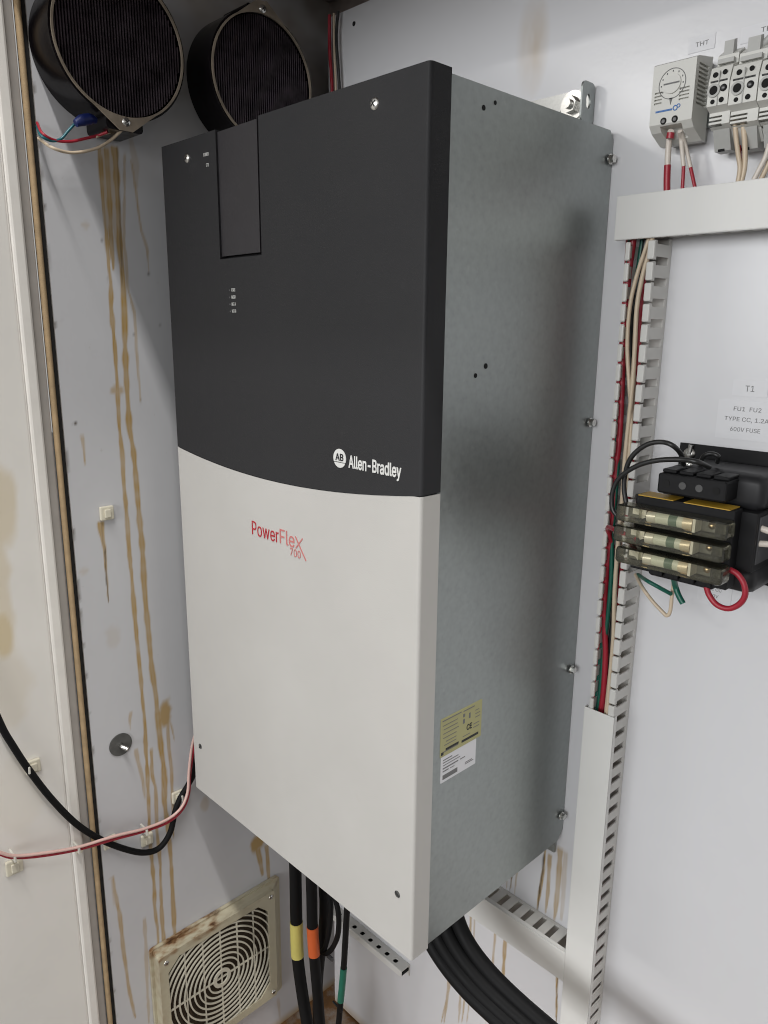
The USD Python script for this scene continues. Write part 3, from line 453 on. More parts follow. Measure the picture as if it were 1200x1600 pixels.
# ------------------------------------------------------------------ filter fan at lower left
fy0, fy1, fz0, fz1 = -.341, -.1255, -.5055, -.2895
ff = thing('filter_fan', 'square ivory filter fan grille with rust-stained top low on the left wall', 'filter fan', (LX, (fy0+fy1)/2, fz0))
cyy, czz = (fy0+fy1)/2, (fz0+fz1)/2; fd = .0240
def fine(mesh, n=6):
    m_ = trimesh.Trimesh(*trimesh.remesh.subdivide_to_size(mesh.vertices, mesh.faces, .006), process=False); return m_
base_ = place(ext(rrect(-.3455, -.1030, -.522, -.2835, .006), .006), 'x', (LX+.0006, 0, 0))
hs = .0935
opening = sg.box(-hs, -hs, hs, hs).intersection(sa.rotate(sg.box(-.118, -.118, .118, .118), 45))
plate = rrect(fy0-cyy, fy1-cyy, fz0-czz, fz1-czz, .004)
fr = cat_(place(ext(plate.difference(sa.scale(opening, 1.0, 1.0)), .0030), 'x', (LX+fd-.003, cyy, czz)), place(ext(plate.difference(rrect(fy0-cyy+.003, fy1-cyy-.003, fz0-czz+.003, fz1-czz-.003, .003)), fd-.0095), 'x', (LX+.0066, cyy, czz)))
bev = trimesh.convex.convex_hull(np.array([(LX+.006, a, b) for a in (fy0, -.106) for b in (-.519, fz1+.003)]+[(LX+fd-.004, a, b) for a in (fy0+.002, fy1-.001) for b in (fz0, fz1-.001)]))
bevm = mf(bev)-mf(box(LX-.01, LX+.1, fy0+.010, fy1-.010, fz0+.010, fz1-.010))
bv = bevm.to_mesh(); bevt = trimesh.Trimesh(bv.vert_properties[:, :3], bv.tri_verts, process=False)
fr = fine(cat_(base_.copy(), fr, bevt)); V_ = np.asarray(fr.vertices)
def rust(V):
    u, w, h = V[:, 1], V[:, 2], V[:, 0]
    n = meshkit.fbm(np.stack([u*70, w*120, h*90], 1), 4, 6)
    top = np.clip((w-(fz1-.010))/.006, 0, 1)
    left = np.clip((-.215-u)/.03, 0, 1)
    a = top*(.10+left*.95)*np.clip(n*3.2-1.15, 0, 1)
    a = np.maximum(a, np.clip((fy0+.012-u)/.01, 0, 1)*.35*np.clip(n*2-.6, 0, 1))
    a = np.maximum(a, top*np.clip((u+.15)/.02, 0, 1)*np.clip(n*2.5-1, 0, 1)*.7)
    return np.clip(a, 0, 1), np.clip(top*(.35+left)*np.clip(n*4.2-2.4, 0, 1), 0, .9)
a, b = rust(V_)
part(ff, 'frame', fr, M['filt'], prim={'stain': a, 'dark': b})
part(ff, 'filter_media', box(LX+.002, LX+.0125, fy0+.012, fy1-.012, fz0+.012, fz1-.012), M['filtmedia'])
rings = [(.0105, .0165)]+[(.0235+.0088*k, .0258+.0088*k) for k in range(12)]
for k, (r0, r1) in enumerate(rings):
    g = disc(r1, 20).difference(disc(r0, 20)).intersection(opening.buffer(.001))
    if g.is_empty: continue
    for gg in getattr(g, 'geoms', [g]):
        if gg.area > 2e-7: part(ff, 'hub_ring' if k == 0 else 'grille_ring', place(ext(gg, .0022), 'x', (LX+fd-.0030, cyy, czz)), M['filtgrid'])
for o in (-.0640, -.0320, 0., .0320, .0640):
    g = sg.box(o-.0009, -hs-.001, o+.0009, hs+.001).intersection(opening.buffer(.001))
    part(ff, 'grille_bar', place(ext(g, .0026), 'x', (LX+fd-.0040, cyy, czz)), M['filtgrid'])
part(ff, 'grille_bar', place(ext(sg.box(-hs, -.0009, hs, .0009), .0026), 'x', (LX+fd-.0043, cyy, czz)), M['filtgrid'])
for (a, b) in ((fy0+.012, fz1-.014), (fy1-.008, fz1-.010), (fy1-.008, fz0+.010), (fy0+.012, fz0+.012)):
    screw(ff, 'corner_screw', 'x', (LX+fd, a, b), .0042, .0018)

# ------------------------------------------------------------------ bolt with penny washer on the left wall
wb = thing('penny_washer_bolt', 'large grey penny washer with bolt on the left wall among rust streaks', 'bolt', (-0.0614, -0.3633, 0.0722))
wp = (-0.0614, -0.3633, 0.0722)
part(wb, 'washer', place(ext(disc(.0165, 14).difference(disc(.003)), .0016), 'x', wp), M['washer'], smooth=30)
part(wb, 'bolt_end', tube([wp, (wp[0]+.007, wp[1]-.001, wp[2]), (wp[0]+.014, wp[1]+.004, wp[2]-.003)], .0030, 8), M['chrome'], smooth=50)

# ------------------------------------------------------------------ cables between door and left wall
cx = LX+.011
wire('control_cable', [(-0.0500, -0.5366, 0.2548), (-0.0500, -0.5168, 0.1679), (-0.0500, -0.5054, 0.1326), (-0.0500, -0.4899, 0.0919), (-0.0500, -0.4665, 0.0394), (-0.0500, -0.4372, -0.0136), (-0.0500, -0.4046, -0.0553), (-0.0500, -0.3693, -0.0894), (-0.0500, -0.3428, -0.1077), (-0.0500, -0.3204, -0.1108), (-0.0500, -0.3025, -0.0936), (-0.0500, -0.2934, -0.0652), (-0.0500, -0.2837, -0.0459), (-0.0500, -0.2687, -0.0288), (-0.0450, -0.2608, -0.0093), (-0.0300, -0.2606, 0.0369)], .0044, M['cablejacket'], 'thick black control cable sagging from the door to the drive', 'cable', n=12)
wire('signal_wire', [(-0.0420, -0.5572, 0.0169), (-0.0420, -0.5369, -0.0030), (-0.0420, -0.5228, -0.0153), (-0.0420, -0.4924, -0.0297), (-0.0420, -0.4433, -0.0459), (-0.0420, -0.3898, -0.0565), (-0.0420, -0.3470, -0.0658), (-0.0420, -0.3096, -0.0695), (-0.0420, -0.2848, -0.0599), (-0.0420, -0.2728, -0.0383), (-0.0420, -0.2689, -0.0076), (-0.0350, -0.2655, 0.0314), (-0.0250, -0.2644, 0.0615)], .0019, M['wred'], 'red wire of the twisted pair running under the drive corner', group='twisted pair on cable mounts')
wire('signal_wire', [(-0.0390, -0.5576, 0.0215), (-0.0390, -0.5374, 0.0017), (-0.0390, -0.5219, -0.0112), (-0.0390, -0.4930, -0.0238), (-0.0390, -0.4440, -0.0399), (-0.0390, -0.3906, -0.0493), (-0.0390, -0.3481, -0.0594), (-0.0390, -0.3108, -0.0619), (-0.0390, -0.2882, -0.0534), (-0.0390, -0.2764, -0.0330), (-0.0390, -0.2725, -0.0025), (-0.0350, -0.2684, 0.0358), (-0.0250, -0.2663, 0.0663)], .0021, M['wpink'], 'pale pink wire of the twisted pair running under the drive corner', group='twisted pair on cable mounts')
def mount(c, label, size=.0185, tiew=None, th=.0055):
    c = np.array(c, float); t = thing('cable_tie_mount', label, 'cable mount', c, 'adhesive cable tie mounts')
    s = size/2
    part(t, 'pad', box(c[0]+.0005, c[0]+th, c[1]-s, c[1]+s, c[2]-s, c[2]+s, .0015), M['nylon'])
    part(t, 'bridge', box(c[0]+th-.0002, c[0]+th+.003, c[1]-s*.45, c[1]+s*.45, c[2]-s*.6, c[2]+s*.6, .001), M['nylon'])
    if tiew is not None:
        q = tiew; part(t, 'cable_tie', box(c[0]+.004, q[0]+.0050, q[1]-.0014, q[1]+.0014, q[2]-.0050, q[2]+.0050, .0008), M['tie'])
mount((-0.0614, -0.3584, 0.4068), 'empty cream cable mount on left wall with rusty drip beneath')
mount((-0.0614, -0.3359, -0.0937), 'cream cable mount on left wall under twisted pair, left of drive', tiew=(-0.0420, -0.3441, -0.0672))
mount((-0.0614, -0.3912, -0.0695), 'cream cable mount behind crossing of black cable and twisted pair')
mount((-0.0614, -0.2827, -0.0465), 'cream cable mount on left wall holding black cable just below the drive corner', tiew=(-0.0500, -0.2815, -0.0447))
mount((-0.0614, -0.4821, 0.0897), 'cream cable mount on door holding the black cable', tiew=(-0.0500, -0.4906, 0.0931))
mount((-0.0614, -0.5179, -0.0404), 'cream cable mount at lower left of door under twisted pair', .021, tiew=(-0.0420, -0.5213, -0.0161))
mount((-0.0614, -0.4345, -0.0593), 'cream cable mount behind twisted pair at the door gap', .010, tiew=(-0.0420, -0.4415, -0.0459))

# ------------------------------------------------------------------ power cables below the drive, left
def taped(name, P, r, tapes, label, n=14):
    t = thing(name, label, 'cable', (P[-1][0], P[-1][1], FZ))
    part(t, 'jacket', tube(P, r, n), M['cablejacket'], smooth=50)
    C = spline(P, 40)
    for (z1, z0, m) in tapes:
        Q = C[(C[:, 2] <= z1) & (C[:, 2] >= z0)]; part(t, 'tape_band', tube(Q[::3] if len(Q) > 12 else Q, r+.0007, n, smooth=False), m, smooth=50)
A = [(0.0550, -0.1500, -0.1661), (0.0551, -0.1500, -0.2187), (0.0550, -0.1500, -0.2785), (0.0565, -0.1500, -0.3448), (0.0666, -0.1500, -0.4063), (0.0787, -0.1500, -0.4607)]
B = [(0.0948, -0.1500, -0.1603), (0.0955, -0.1500, -0.2056), (0.0960, -0.1500, -0.2601), (0.0997, -0.1500, -0.3123), (0.1065, -0.1500, -0.3766), (0.1119, -0.1500, -0.4345)]
Gc = [(0.1788, -0.1500, -0.1543), (0.1759, -0.1500, -0.2000), (0.1698, -0.1500, -0.2854), (0.1622, -0.1500, -0.3529), (0.1574, -0.1500, -0.3986)]
down = lambda P, dx: [(P[0][0]-.003, P[0][1], .003), (P[0][0]-.002, P[0][1], (P[0][2])*.5)]+P+[(P[-1][0]+dx, P[-1][1], P[-1][2]-.07), (P[-1][0]+dx*1.4, P[-1][1], FZ)]
taped('power_cable', down(A, .012), .0098, [(A[2][2]+.001, A[3][2], M['yellow'])], 'thick black power cable with yellow tape band under drive')
taped('power_cable', down(B, .012), .0086, [(B[2][2], B[3][2], M['orange'])], 'thick black power cable with orange tape band under drive')
taped('ground_cable', down(Gc, -.01), .0046, [(Gc[2][2], Gc[3][2], M['green'])], 'thin black cable with green tape band under drive', 10)
C3 = [(0.0887, -0.1200, -0.1944), (0.0897, -0.1200, -0.2386), (0.0875, -0.1200, -0.2819), (0.0804, -0.1200, -0.3294), (0.0711, -0.1200, -0.3987), (0.0678, -0.1200, -0.4919)]
wire('power_cable', [(C3[0][0], C3[0][1], .003)]+C3+[(C3[-1][0], C3[-1][1], FZ)], .0085, M['cablejacket'], 'untaped black power cable behind the orange-taped one', 'cable', n=12)
LP = [(0.1146, -0.1300, -0.1883), (0.1173, -0.1300, -0.2270), (0.1122, -0.1300, -0.2714), (0.1023, -0.1300, -0.3079), (0.0942, -0.1300, -0.3232), (0.1070, -0.1300, -0.3156), (0.1212, -0.1300, -0.2951), (0.1336, -0.1300, -0.2631), (0.1354, -0.1300, -0.2271), (0.1281, -0.1300, -0.2030), (0.1207, -0.1300, -0.1846)]
wire('looped_cable', [(LP[0][0], LP[0][1], .003)]+LP+[(LP[-1][0]-.004, LP[-1][1], .003)], .0042, M['cablejacket'], 'thin black cable hanging in a loop beside the orange-taped cable', 'cable', n=10)
q = (0.1072, -0.1250, -0.3261); single('cable_tie', box(q[0]-.006, q[0]+.008, q[1]-.002, q[1]+.002, q[2]-.004, q[2]+.003, .001), M['coreside'], 'small grey tie end at the bottom of the cable loop', 'cable tie')
q = (0.1533, -0.1450, -0.3644); single('cable_tie', cat_(tube([(q[0]-.008, q[1]-.006, q[2]), (q[0]+.009, q[1]-.006, q[2]-.002)], .0016, 6), box(q[0]+.006, q[0]+.012, q[1]-.008, q[1]-.002, q[2]-.006, q[2]+.002, .001)), M['black'], 'black cable tie around the green-taped cable', 'cable tie')

# cables leaving at lower right
G = 'thick black motor cables leaving at lower right'
names = ['uppermost of the thick black motor cables sweeping out at lower right', 'second thick black motor cable from the top at lower right', 'third thick black motor cable from the top at lower right', 'lowest thick black motor cable at lower right, nearest the drive corner', 'thick black motor cable behind the others at lower right']
offs = [(.0, .0, .0), (-.018, -.012, -.012), (-.034, -.020, -.024), (-.050, -.026, -.034), (-.012, .014, -.020)]
for nme, (ox, oy, oz) in zip(names, offs):
    ox, oy, oz = ox*.78, oy*.78, oz*.72
    k = oz*.5
    P = [(.352+ox, -.135+oy, .004), (.360+ox, -.137+oy, -.045+oz*.4), (.385+ox, -.140+oy, -.088+oz*.8), (.430+ox*.7, -.142+oy, -.112+oz), (.500+ox*.45, -.140+oy, -.128+oz*.9), (.60+ox*.3, -.135+oy, -.142+oz*.85), (.75, -.12+oy, -.17+oz), (.95, -.10+oy, -.23+oz)]
    wire('motor_cable', P, .0094, M['cablejacket'], nme, 'cable', G, n=12)

# ------------------------------------------------------------------ slotted wire ducts
def duct(name, label, axis, a0, a1, w0, w1, dep, pitch=.02, fa=None, sides=(0, 1), stem=.0118, d0=.0055, d1=.0315, phase=0., base=True, slotonly=False):
    """axis 'z': runs up, width along x; axis 'x': runs across, width along z. Fingers on both long sides, depth towards -y."""
    mid = (w0+w1)/2
    t = thing(name, label, 'wire duct', (mid, 0, a0) if axis == 'z' else ((a0+a1)/2, 0, w0))
    def put(m):      # local (along, depth, across) -> world
        v = np.array(m.vertices)
        w = np.stack([v[:, 2], -v[:, 1], v[:, 0]], 1) if axis == 'z' else np.stack([v[:, 0], -v[:, 1], v[:, 2]], 1)
        m2 = trimesh.Trimesh(w, m.faces.copy(), process=False)
        if axis == 'z': m2.invert()
        m2.invert() if axis == 'x' else None
        trimesh.repair.fix_normals(m2); return m2
    th = .0016
    part(t, 'base', put(box(a0, a1, .0005, .0022, w0, w1)), M['duct'])
    for s in sides:
        wa = w0 if s == 0 else w1-th
        part(t, 'side_rail', put(box(a0, a1, .0022, d0, wa, wa+th)), M['duct'])
        n = int((a1-a0)/pitch+1e-6)
        for k in range(n):
            c = a0+phase+(k+.5)*pitch
            if c-pitch/2 < a0-.001 or c+pitch/2 > a1+.001: continue
            st, hd = stem/2, pitch/2-.0009
            pg = sg.Polygon([(c-st, d0), (c+st, d0), (c+st, d1-.001), (c+st+.001, d1), (c+hd, d1), (c+hd, dep-.0015), (c+hd-.0015, dep), (c-hd+.0015, dep), (c-hd, dep-.0015), (c-hd, d1), (c-st-.001, d1), (c-st, d1-.001)])
            e = trimesh.creation.extrude_polygon(pg, th, engine='earcut'); e.apply_translation((0, 0, wa))
            tip = box(c-hd+.0002, c+hd-.0002, dep-.0035, dep+.0002, wa-.0006 if s == 0 else wa-.0058, wa+th+.0030 if s == 0 else wa+th+.0004, .0014)
            part(t, 'finger', put(cat_(e, tip)), M['duct'])
    def lid(b0, b1, over=.0045, lab=None, ov=.0016, lo=0.):
        g = box(b0, b1, dep+.0006, dep+.0022, w0-ov-lo-.0008, w1+ov+.0008, .0006)
        l1 = box(b0, b1, dep-over, dep+.0018, w0-ov-lo-.0010, w0-ov-lo+.0006); l2 = box(b0, b1, dep-over, dep+.0018, w1+.0022-.0004, w1+ov+.0008)
        part(t, 'lid', put(cat_(g, l1, l2)), M['ductlid'], label=lab)
    return t, lid
dep = .0370
td, lid = duct('wire_duct', 'vertical slotted duct right of drive, lid missing above and fitted below', 'z', -.3080, .7340, .4752, .5060, dep)
lid(-.3080, .2190, lab='plain white lid over lower half', lo=.0024)
td, lid = duct('wire_duct', 'horizontal lidded duct below the thermostat, top right', 'x', .4625, 1.0, .7358, .7725, dep)
lid(.4625, 1.0)
td, lid = duct('wire_duct', 'short horizontal duct behind motor cables meeting vertical duct at lower right', 'x', .2200, .4700, -.1660, -.1270, dep, pitch=.0197, stem=.0115)
lid(.2200, .4700)
rr_ = thing('slotted_rail', 'narrow slotted metal rail under the drive front, ending by its lower right corner', 'rail', (.07, 0, -.41))
RZ = -.3830; ry = .020
slots = [sg.box(.002+.0205*k-.0042, .0085, .002+.0205*k+.0042, .0150) for k in range(9)]
top = sg.box(-.025, .0005, .1660, ry).difference(so.unary_union([sa.translate(rrect(-.0042, .0042, -.0042, .0042, .003), .000+.0205*k, .0120) for k in range(8)]))
tm = ext(top, .0016); tv = np.array(tm.vertices); tm = trimesh.Trimesh(np.stack([tv[:, 0], -tv[:, 1], tv[:, 2]+RZ-.0016], 1), tm.faces[:, ::-1], process=False)
part(rr_, 'slotted_web', tm, M['duct'])
part(rr_, 'front_lip', box(-.025, .1660, -ry-.0012, -ry+.0004, RZ-.0125, RZ, .0005), M['ductlid'])
part(rr_, 'rear_foot', box(-.025, .1655, -.0020, -.0004, RZ-.022, RZ-.0018), M['duct'])
part(rr_, 'rail_core', box(-.025, .1650, -ry+.002, -.003, RZ-.011, RZ-.006), M['hole'])

# wires in the open part of the vertical duct
G = 'wires lying in the open vertical duct'
def dw(px, y, r, m, label):
    e = px[-1]; dx = (r*1e4 % 1)*.012-.006
    px = px+[(.488+dx, e[1]*.7-.004, .12), (.490+dx*1.6, e[1]*.7-.004, -.05), (.489+dx*1.4, e[1]*.6-.006, -.29)]
    wire('duct_wire', px, r, m, label, group=G, n=8, per=5)
dw([(0.4969, -0.0300, 0.7362), (0.4938, -0.0300, 0.7262), (0.4861, -0.0300, 0.6991), (0.4812, -0.0300, 0.6679), (0.4819, -0.0300, 0.6295), (0.4877, -0.0300, 0.5905), (0.4929, -0.0300, 0.5576), (0.4945, -0.0300, 0.5240), (0.4939, -0.0300, 0.4826), (0.4920, -0.0300, 0.4540), (0.4907, -0.0300, 0.4179), (0.4909, -0.0300, 0.3812), (0.4932, -0.0300, 0.3368), (0.4941, -0.0300, 0.2910), (0.4933, -0.0300, 0.2355), (0.4921, -0.0300, 0.2026)], 0, .0022, M['wcream'], 'cream wire bowing furthest left in the duct')
dw([(0.5007, -0.0320, 0.7357), (0.4982, -0.0320, 0.7197), (0.4934, -0.0320, 0.6986), (0.4901, -0.0320, 0.6677), (0.4915, -0.0320, 0.6297), (0.4923, -0.0320, 0.5908), (0.4917, -0.0320, 0.5510), (0.4910, -0.0320, 0.5101), (0.4918, -0.0320, 0.4685), (0.4911, -0.0320, 0.4256), (0.4923, -0.0320, 0.3597), (0.4954, -0.0320, 0.3075), (0.4954, -0.0320, 0.2529), (0.4963, -0.0320, 0.2051)], 0, .0024, M['wcream'], 'cream wire crossing the other cream one in the duct')
dw([(0.4904, -0.0200, 0.7363), (0.4887, -0.0200, 0.7119), (0.4860, -0.0200, 0.6808), (0.4846, -0.0200, 0.6360), (0.4889, -0.0200, 0.5901), (0.4926, -0.0200, 0.5501), (0.4935, -0.0200, 0.5091), (0.4923, -0.0160, 0.4662), (0.4916, -0.0200, 0.4307), (0.4917, -0.0200, 0.3792), (0.4908, -0.0200, 0.3181), (0.4900, -0.0200, 0.2549), (0.4900, -0.0200, 0.1980)], 0, .0026, M['wcream'], 'dull cream wire on the right side of the duct')
dw([(0.4929, -0.0220, 0.7353), (0.4919, -0.0220, 0.7177), (0.4901, -0.0220, 0.6931), (0.4889, -0.0220, 0.6616), (0.4917, -0.0220, 0.6166), (0.4940, -0.0220, 0.5773), (0.4941, -0.0220, 0.5300), (0.4933, -0.0220, 0.4743), (0.4931, -0.0220, 0.4095), (0.4914, -0.0220, 0.3418), (0.4915, -0.0220, 0.2877), (0.4892, -0.0220, 0.2392), (0.4878, -0.0220, 0.1979)], 0, .0024, M['wred'], 'dark red wire on the right of the duct')
dw([(0.4867, -0.0180, 0.7355), (0.4849, -0.0180, 0.7184), (0.4815, -0.0180, 0.6873), (0.4774, -0.0180, 0.6554), (0.4803, -0.0180, 0.6162), (0.4861, -0.0180, 0.5765), (0.4926, -0.0180, 0.5226), (0.4920, -0.0180, 0.4806), (0.4882, -0.0180, 0.4224), (0.4865, -0.0180, 0.3547), (0.4849, -0.0180, 0.3001), (0.4839, -0.0180, 0.2359), (0.4825, -0.0180, 0.1942)], 0, .0030, M['wblack'], 'black wire deep in the middle of the duct')
dw([(0.4804, -0.0140, 0.7363), (0.4793, -0.0140, 0.7190), (0.4757, -0.0140, 0.6812), (0.4730, -0.0140, 0.6554), (0.4759, -0.0140, 0.6160), (0.4826, -0.0140, 0.5761), (0.4863, -0.0140, 0.5354), (0.4857, -0.0140, 0.4933), (0.4866, -0.0140, 0.4505), (0.4857, -0.0140, 0.3914), (0.4830, -0.0140, 0.3141), (0.4820, -0.0140, 0.2501), (0.4803, -0.0140, 0.1918)], 0, .0026, M['wgreen'], 'dark green wire deep in the middle of the duct')
dw([(0.4760, -0.0240, 0.7358), (0.4736, -0.0240, 0.6999), (0.4734, -0.0240, 0.6553), (0.4747, -0.0240, 0.6161), (0.4769, -0.0240, 0.5762), (0.4783, -0.0240, 0.5354), (0.4775, -0.0240, 0.4934), (0.4782, -0.0240, 0.4506), (0.4775, -0.0240, 0.4139), (0.4760, -0.0240, 0.3762), (0.4776, -0.0240, 0.3308), (0.4831, -0.0240, 0.2856), (0.4847, -0.0240, 0.2382), (0.4832, -0.0240, 0.1968)], 0, .0034, M['wred'], 'bright red wire along the left of the duct')
dw([(0.4698, -0.0180, 0.7367), (0.4695, -0.0180, 0.6940), (0.4713, -0.0180, 0.6423), (0.4724, -0.0180, 0.5891), (0.4733, -0.0180, 0.5620), (0.4734, -0.0180, 0.5274), (0.4738, -0.0180, 0.5063), (0.4740, -0.0180, 0.4779), (0.4742, -0.0180, 0.4489), (0.4743, -0.0180, 0.4121), (0.4767, -0.0180, 0.3751), (0.4760, -0.0180, 0.3365), (0.4753, -0.0180, 0.2971), (0.4746, -0.0180, 0.2569), (0.4745, -0.0180, 0.2077), (0.4742, -0.0180, 0.1909)], 0, .0032, M['wgreen'], 'green wire along the left of the duct')
dw([(0.4759, -0.0240, 0.5626), (0.4780, -0.0240, 0.5215), (0.4790, -0.0240, 0.4936), (0.4791, -0.0240, 0.4580), (0.4798, -0.0240, 0.4144), (0.4823, -0.0240, 0.3778), (0.4824, -0.0240, 0.3398), (0.4810, -0.0240, 0.3007), (0.4803, -0.0240, 0.2608), (0.4796, -0.0240, 0.2200), (0.4783, -0.0240, 0.1948)], 0, .0026, M['wgreen'], 'second green wire along the left of the duct')
dw([(0.4658, -0.0160, 0.7372), (0.4668, -0.0160, 0.6878), (0.4677, -0.0160, 0.6291), (0.4680, -0.0160, 0.5752), (0.4685, -0.0160, 0.5267), (0.4690, -0.0160, 0.4768), (0.4697, -0.0160, 0.4331), (0.4712, -0.0160, 0.3885), (0.4714, -0.0160, 0.3580), (0.4706, -0.0160, 0.3189), (0.4707, -0.0160, 0.2791), (0.4708, -0.0160, 0.2386), (0.4707, -0.0160, 0.1886)], 0, .0026, M['wred'], 'thin red wire hugging the left fingers of the duct')

# ------------------------------------------------------------------ thermostat
tx0, tx1, tz0, tz1, ty = .4940, .5350, .8268, .8848, -.0450
th_ = thing('thermostat', 'pale grey enclosure thermostat with dial and blue lettering above the duct', 'thermostat', ((tx0+tx1)/2, 0, tz0))
part(th_, 'rail_clip', box(tx0+.006, tx1-.004, -.013, -.0008, .820, .888), M['greyplastic2'])
bodyp = sg.Polygon([(ty, tz0+.006), (ty+.006, tz0), (-.020, .8185), (-.013, .8185), (-.013, .8905), (ty+.004, tz1+.001), (ty, tz1-.001)])
bd = ext(bodyp, tx1-tx0); bd = place(bd, 'x', (tx0, 0, 0))
bm = mf(bd)-mf(box(tx0+.010, tx1-.010, ty-.004, ty+.018, tz0-.02, tz0+.0045))
for k in range(10): bm = bm-mf(box(tx1-.0025, tx1+.001, ty+.006, -.019, .8465+k*.0036, .8485+k*.0036))
for k in range(4):
    bm = bm-mf(box(tx0+.027, tx0+.0365, ty-.001, ty+.0025, .8505+k*.0030, .8520+k*.0030))
    bm = bm-mf(box(tx0+.003, tx0+.0105, ty-.001, ty+.0025, .8505+k*.0030, .8520+k*.0030))
part(th_, 'body', bm, M['greyplastic'])
part(th_, 'inner_shell', box(tx0+.003, tx1-.0030, ty+.003, -.016, tz0+.006, tz1-.004), M['hole'])
dc = (tx0+.0195, ty, .8660)
dl = part(th_, 'dial', place(ext(disc(.0130, 16).difference(disc(.0124, 16)), .0004), 'y', dc), M['greyink'])
part(dl, 'knob', cyl('y', (dc[0], ty, dc[2]), .0085, .0014, 12), M['greyplastic'], smooth=30)
part(dl, 'knob_slot', box(dc[0]-.0075, dc[0]+.0075, ty-.0019, ty-.0014, dc[2]-.0006, dc[2]+.0006), M['greyink'])
part(dl, 'pointer', place(ext(sg.Polygon([(-.0016, .003), (.0016, .003), (0, -.003)]), .0004), 'y', (dc[0], ty, .8510)), M['greyink'])
for a in np.linspace(-2.2, 2.2, 9):
    part(dl, 'scale_mark', box(dc[0]+.0105*math.sin(a)-.0004, dc[0]+.0105*math.sin(a)+.0004, ty-.0004, ty, dc[2]+.0105*math.cos(a)-.0007, dc[2]+.0105*math.cos(a)+.0007), M['greyink'])
part(th_, 'blue_print', box(tx0+.0055, tx0+.0215, ty-.0004, ty, .8432, .8448), M['blueink'])
part(th_, 'blue_emblem', place(ext(so.unary_union([disc(.0024).difference(disc(.0015)), sa.translate(disc(.0018).difference(disc(.0010)), .003, .0014)]), .0004), 'y', (tx0+.0245, ty, .8447)), M['blueink'])
for x in (.0140, .0250):
    part(th_, 'terminal_hole', cyl('y', (tx0+x, ty, .8352), .0030, .0004, 7), M['hole'])
    q = part(th_, 'terminal_screw', cyl('y', (tx0+x, ty-.0004, .8350), .0016, .0003, 5), M['darkmetal'])
G = 'wires leaving the thermostat'
def sleeved(label, P, r, cut, mr, ms, rs=None):
    t = thing('thermostat_wire', label, 'wire', P[-1], G)
    k = int(len(P)*cut); part(t, 'pale_sleeve', tube(P[:k+1], r, 8), ms, smooth=50); part(t, 'red_insulation', tube(P[k:], rs or r, 8), mr, smooth=50)
sleeved('thick red-sleeved wire below left side of thermostat', [(0.5116, -0.0360, 0.8275), (0.5079, -0.0300, 0.8235), (0.5077, -0.0300, 0.8123), (0.5084, -0.0300, 0.7992), (0.5091, -0.0300, 0.7865), (0.5102, -0.0300, 0.7749), (0.5111, -0.0300, 0.7603)], .0029, .5, M['wred'], M['wwhite'], .0032)
sleeved('thin straight red wire below middle of thermostat', [(0.5205, -0.0360, 0.8261), (0.5186, -0.0280, 0.8205), (0.5210, -0.0280, 0.8090), (0.5236, -0.0280, 0.7963), (0.5242, -0.0280, 0.7849), (0.5247, -0.0280, 0.7735), (0.5262, -0.0280, 0.7590)], .0021, .5, M['wred'], M['wwhite'], .0017)
sleeved('thin red wire slanting right below thermostat', [(0.5208, -0.0340, 0.8264), (0.5208, -0.0240, 0.8169), (0.5252, -0.0240, 0.8051), (0.5287, -0.0240, 0.7951), (0.5323, -0.0240, 0.7845), (0.5361, -0.0240, 0.7727), (0.5395, -0.0240, 0.7582)], .0019, .5, M['wred'], M['wwhite'], .0017)
q = (0.5114, -0.0360, 0.8231); single('wire_ferrule', tube([(q[0]+.0005, q[1], q[2]+.003), (q[0], q[1], q[2]-.002)], .0036, 10), M['wred'], 'dark red ferrule band at the thermostat outlet', 'ferrule', smooth=50)

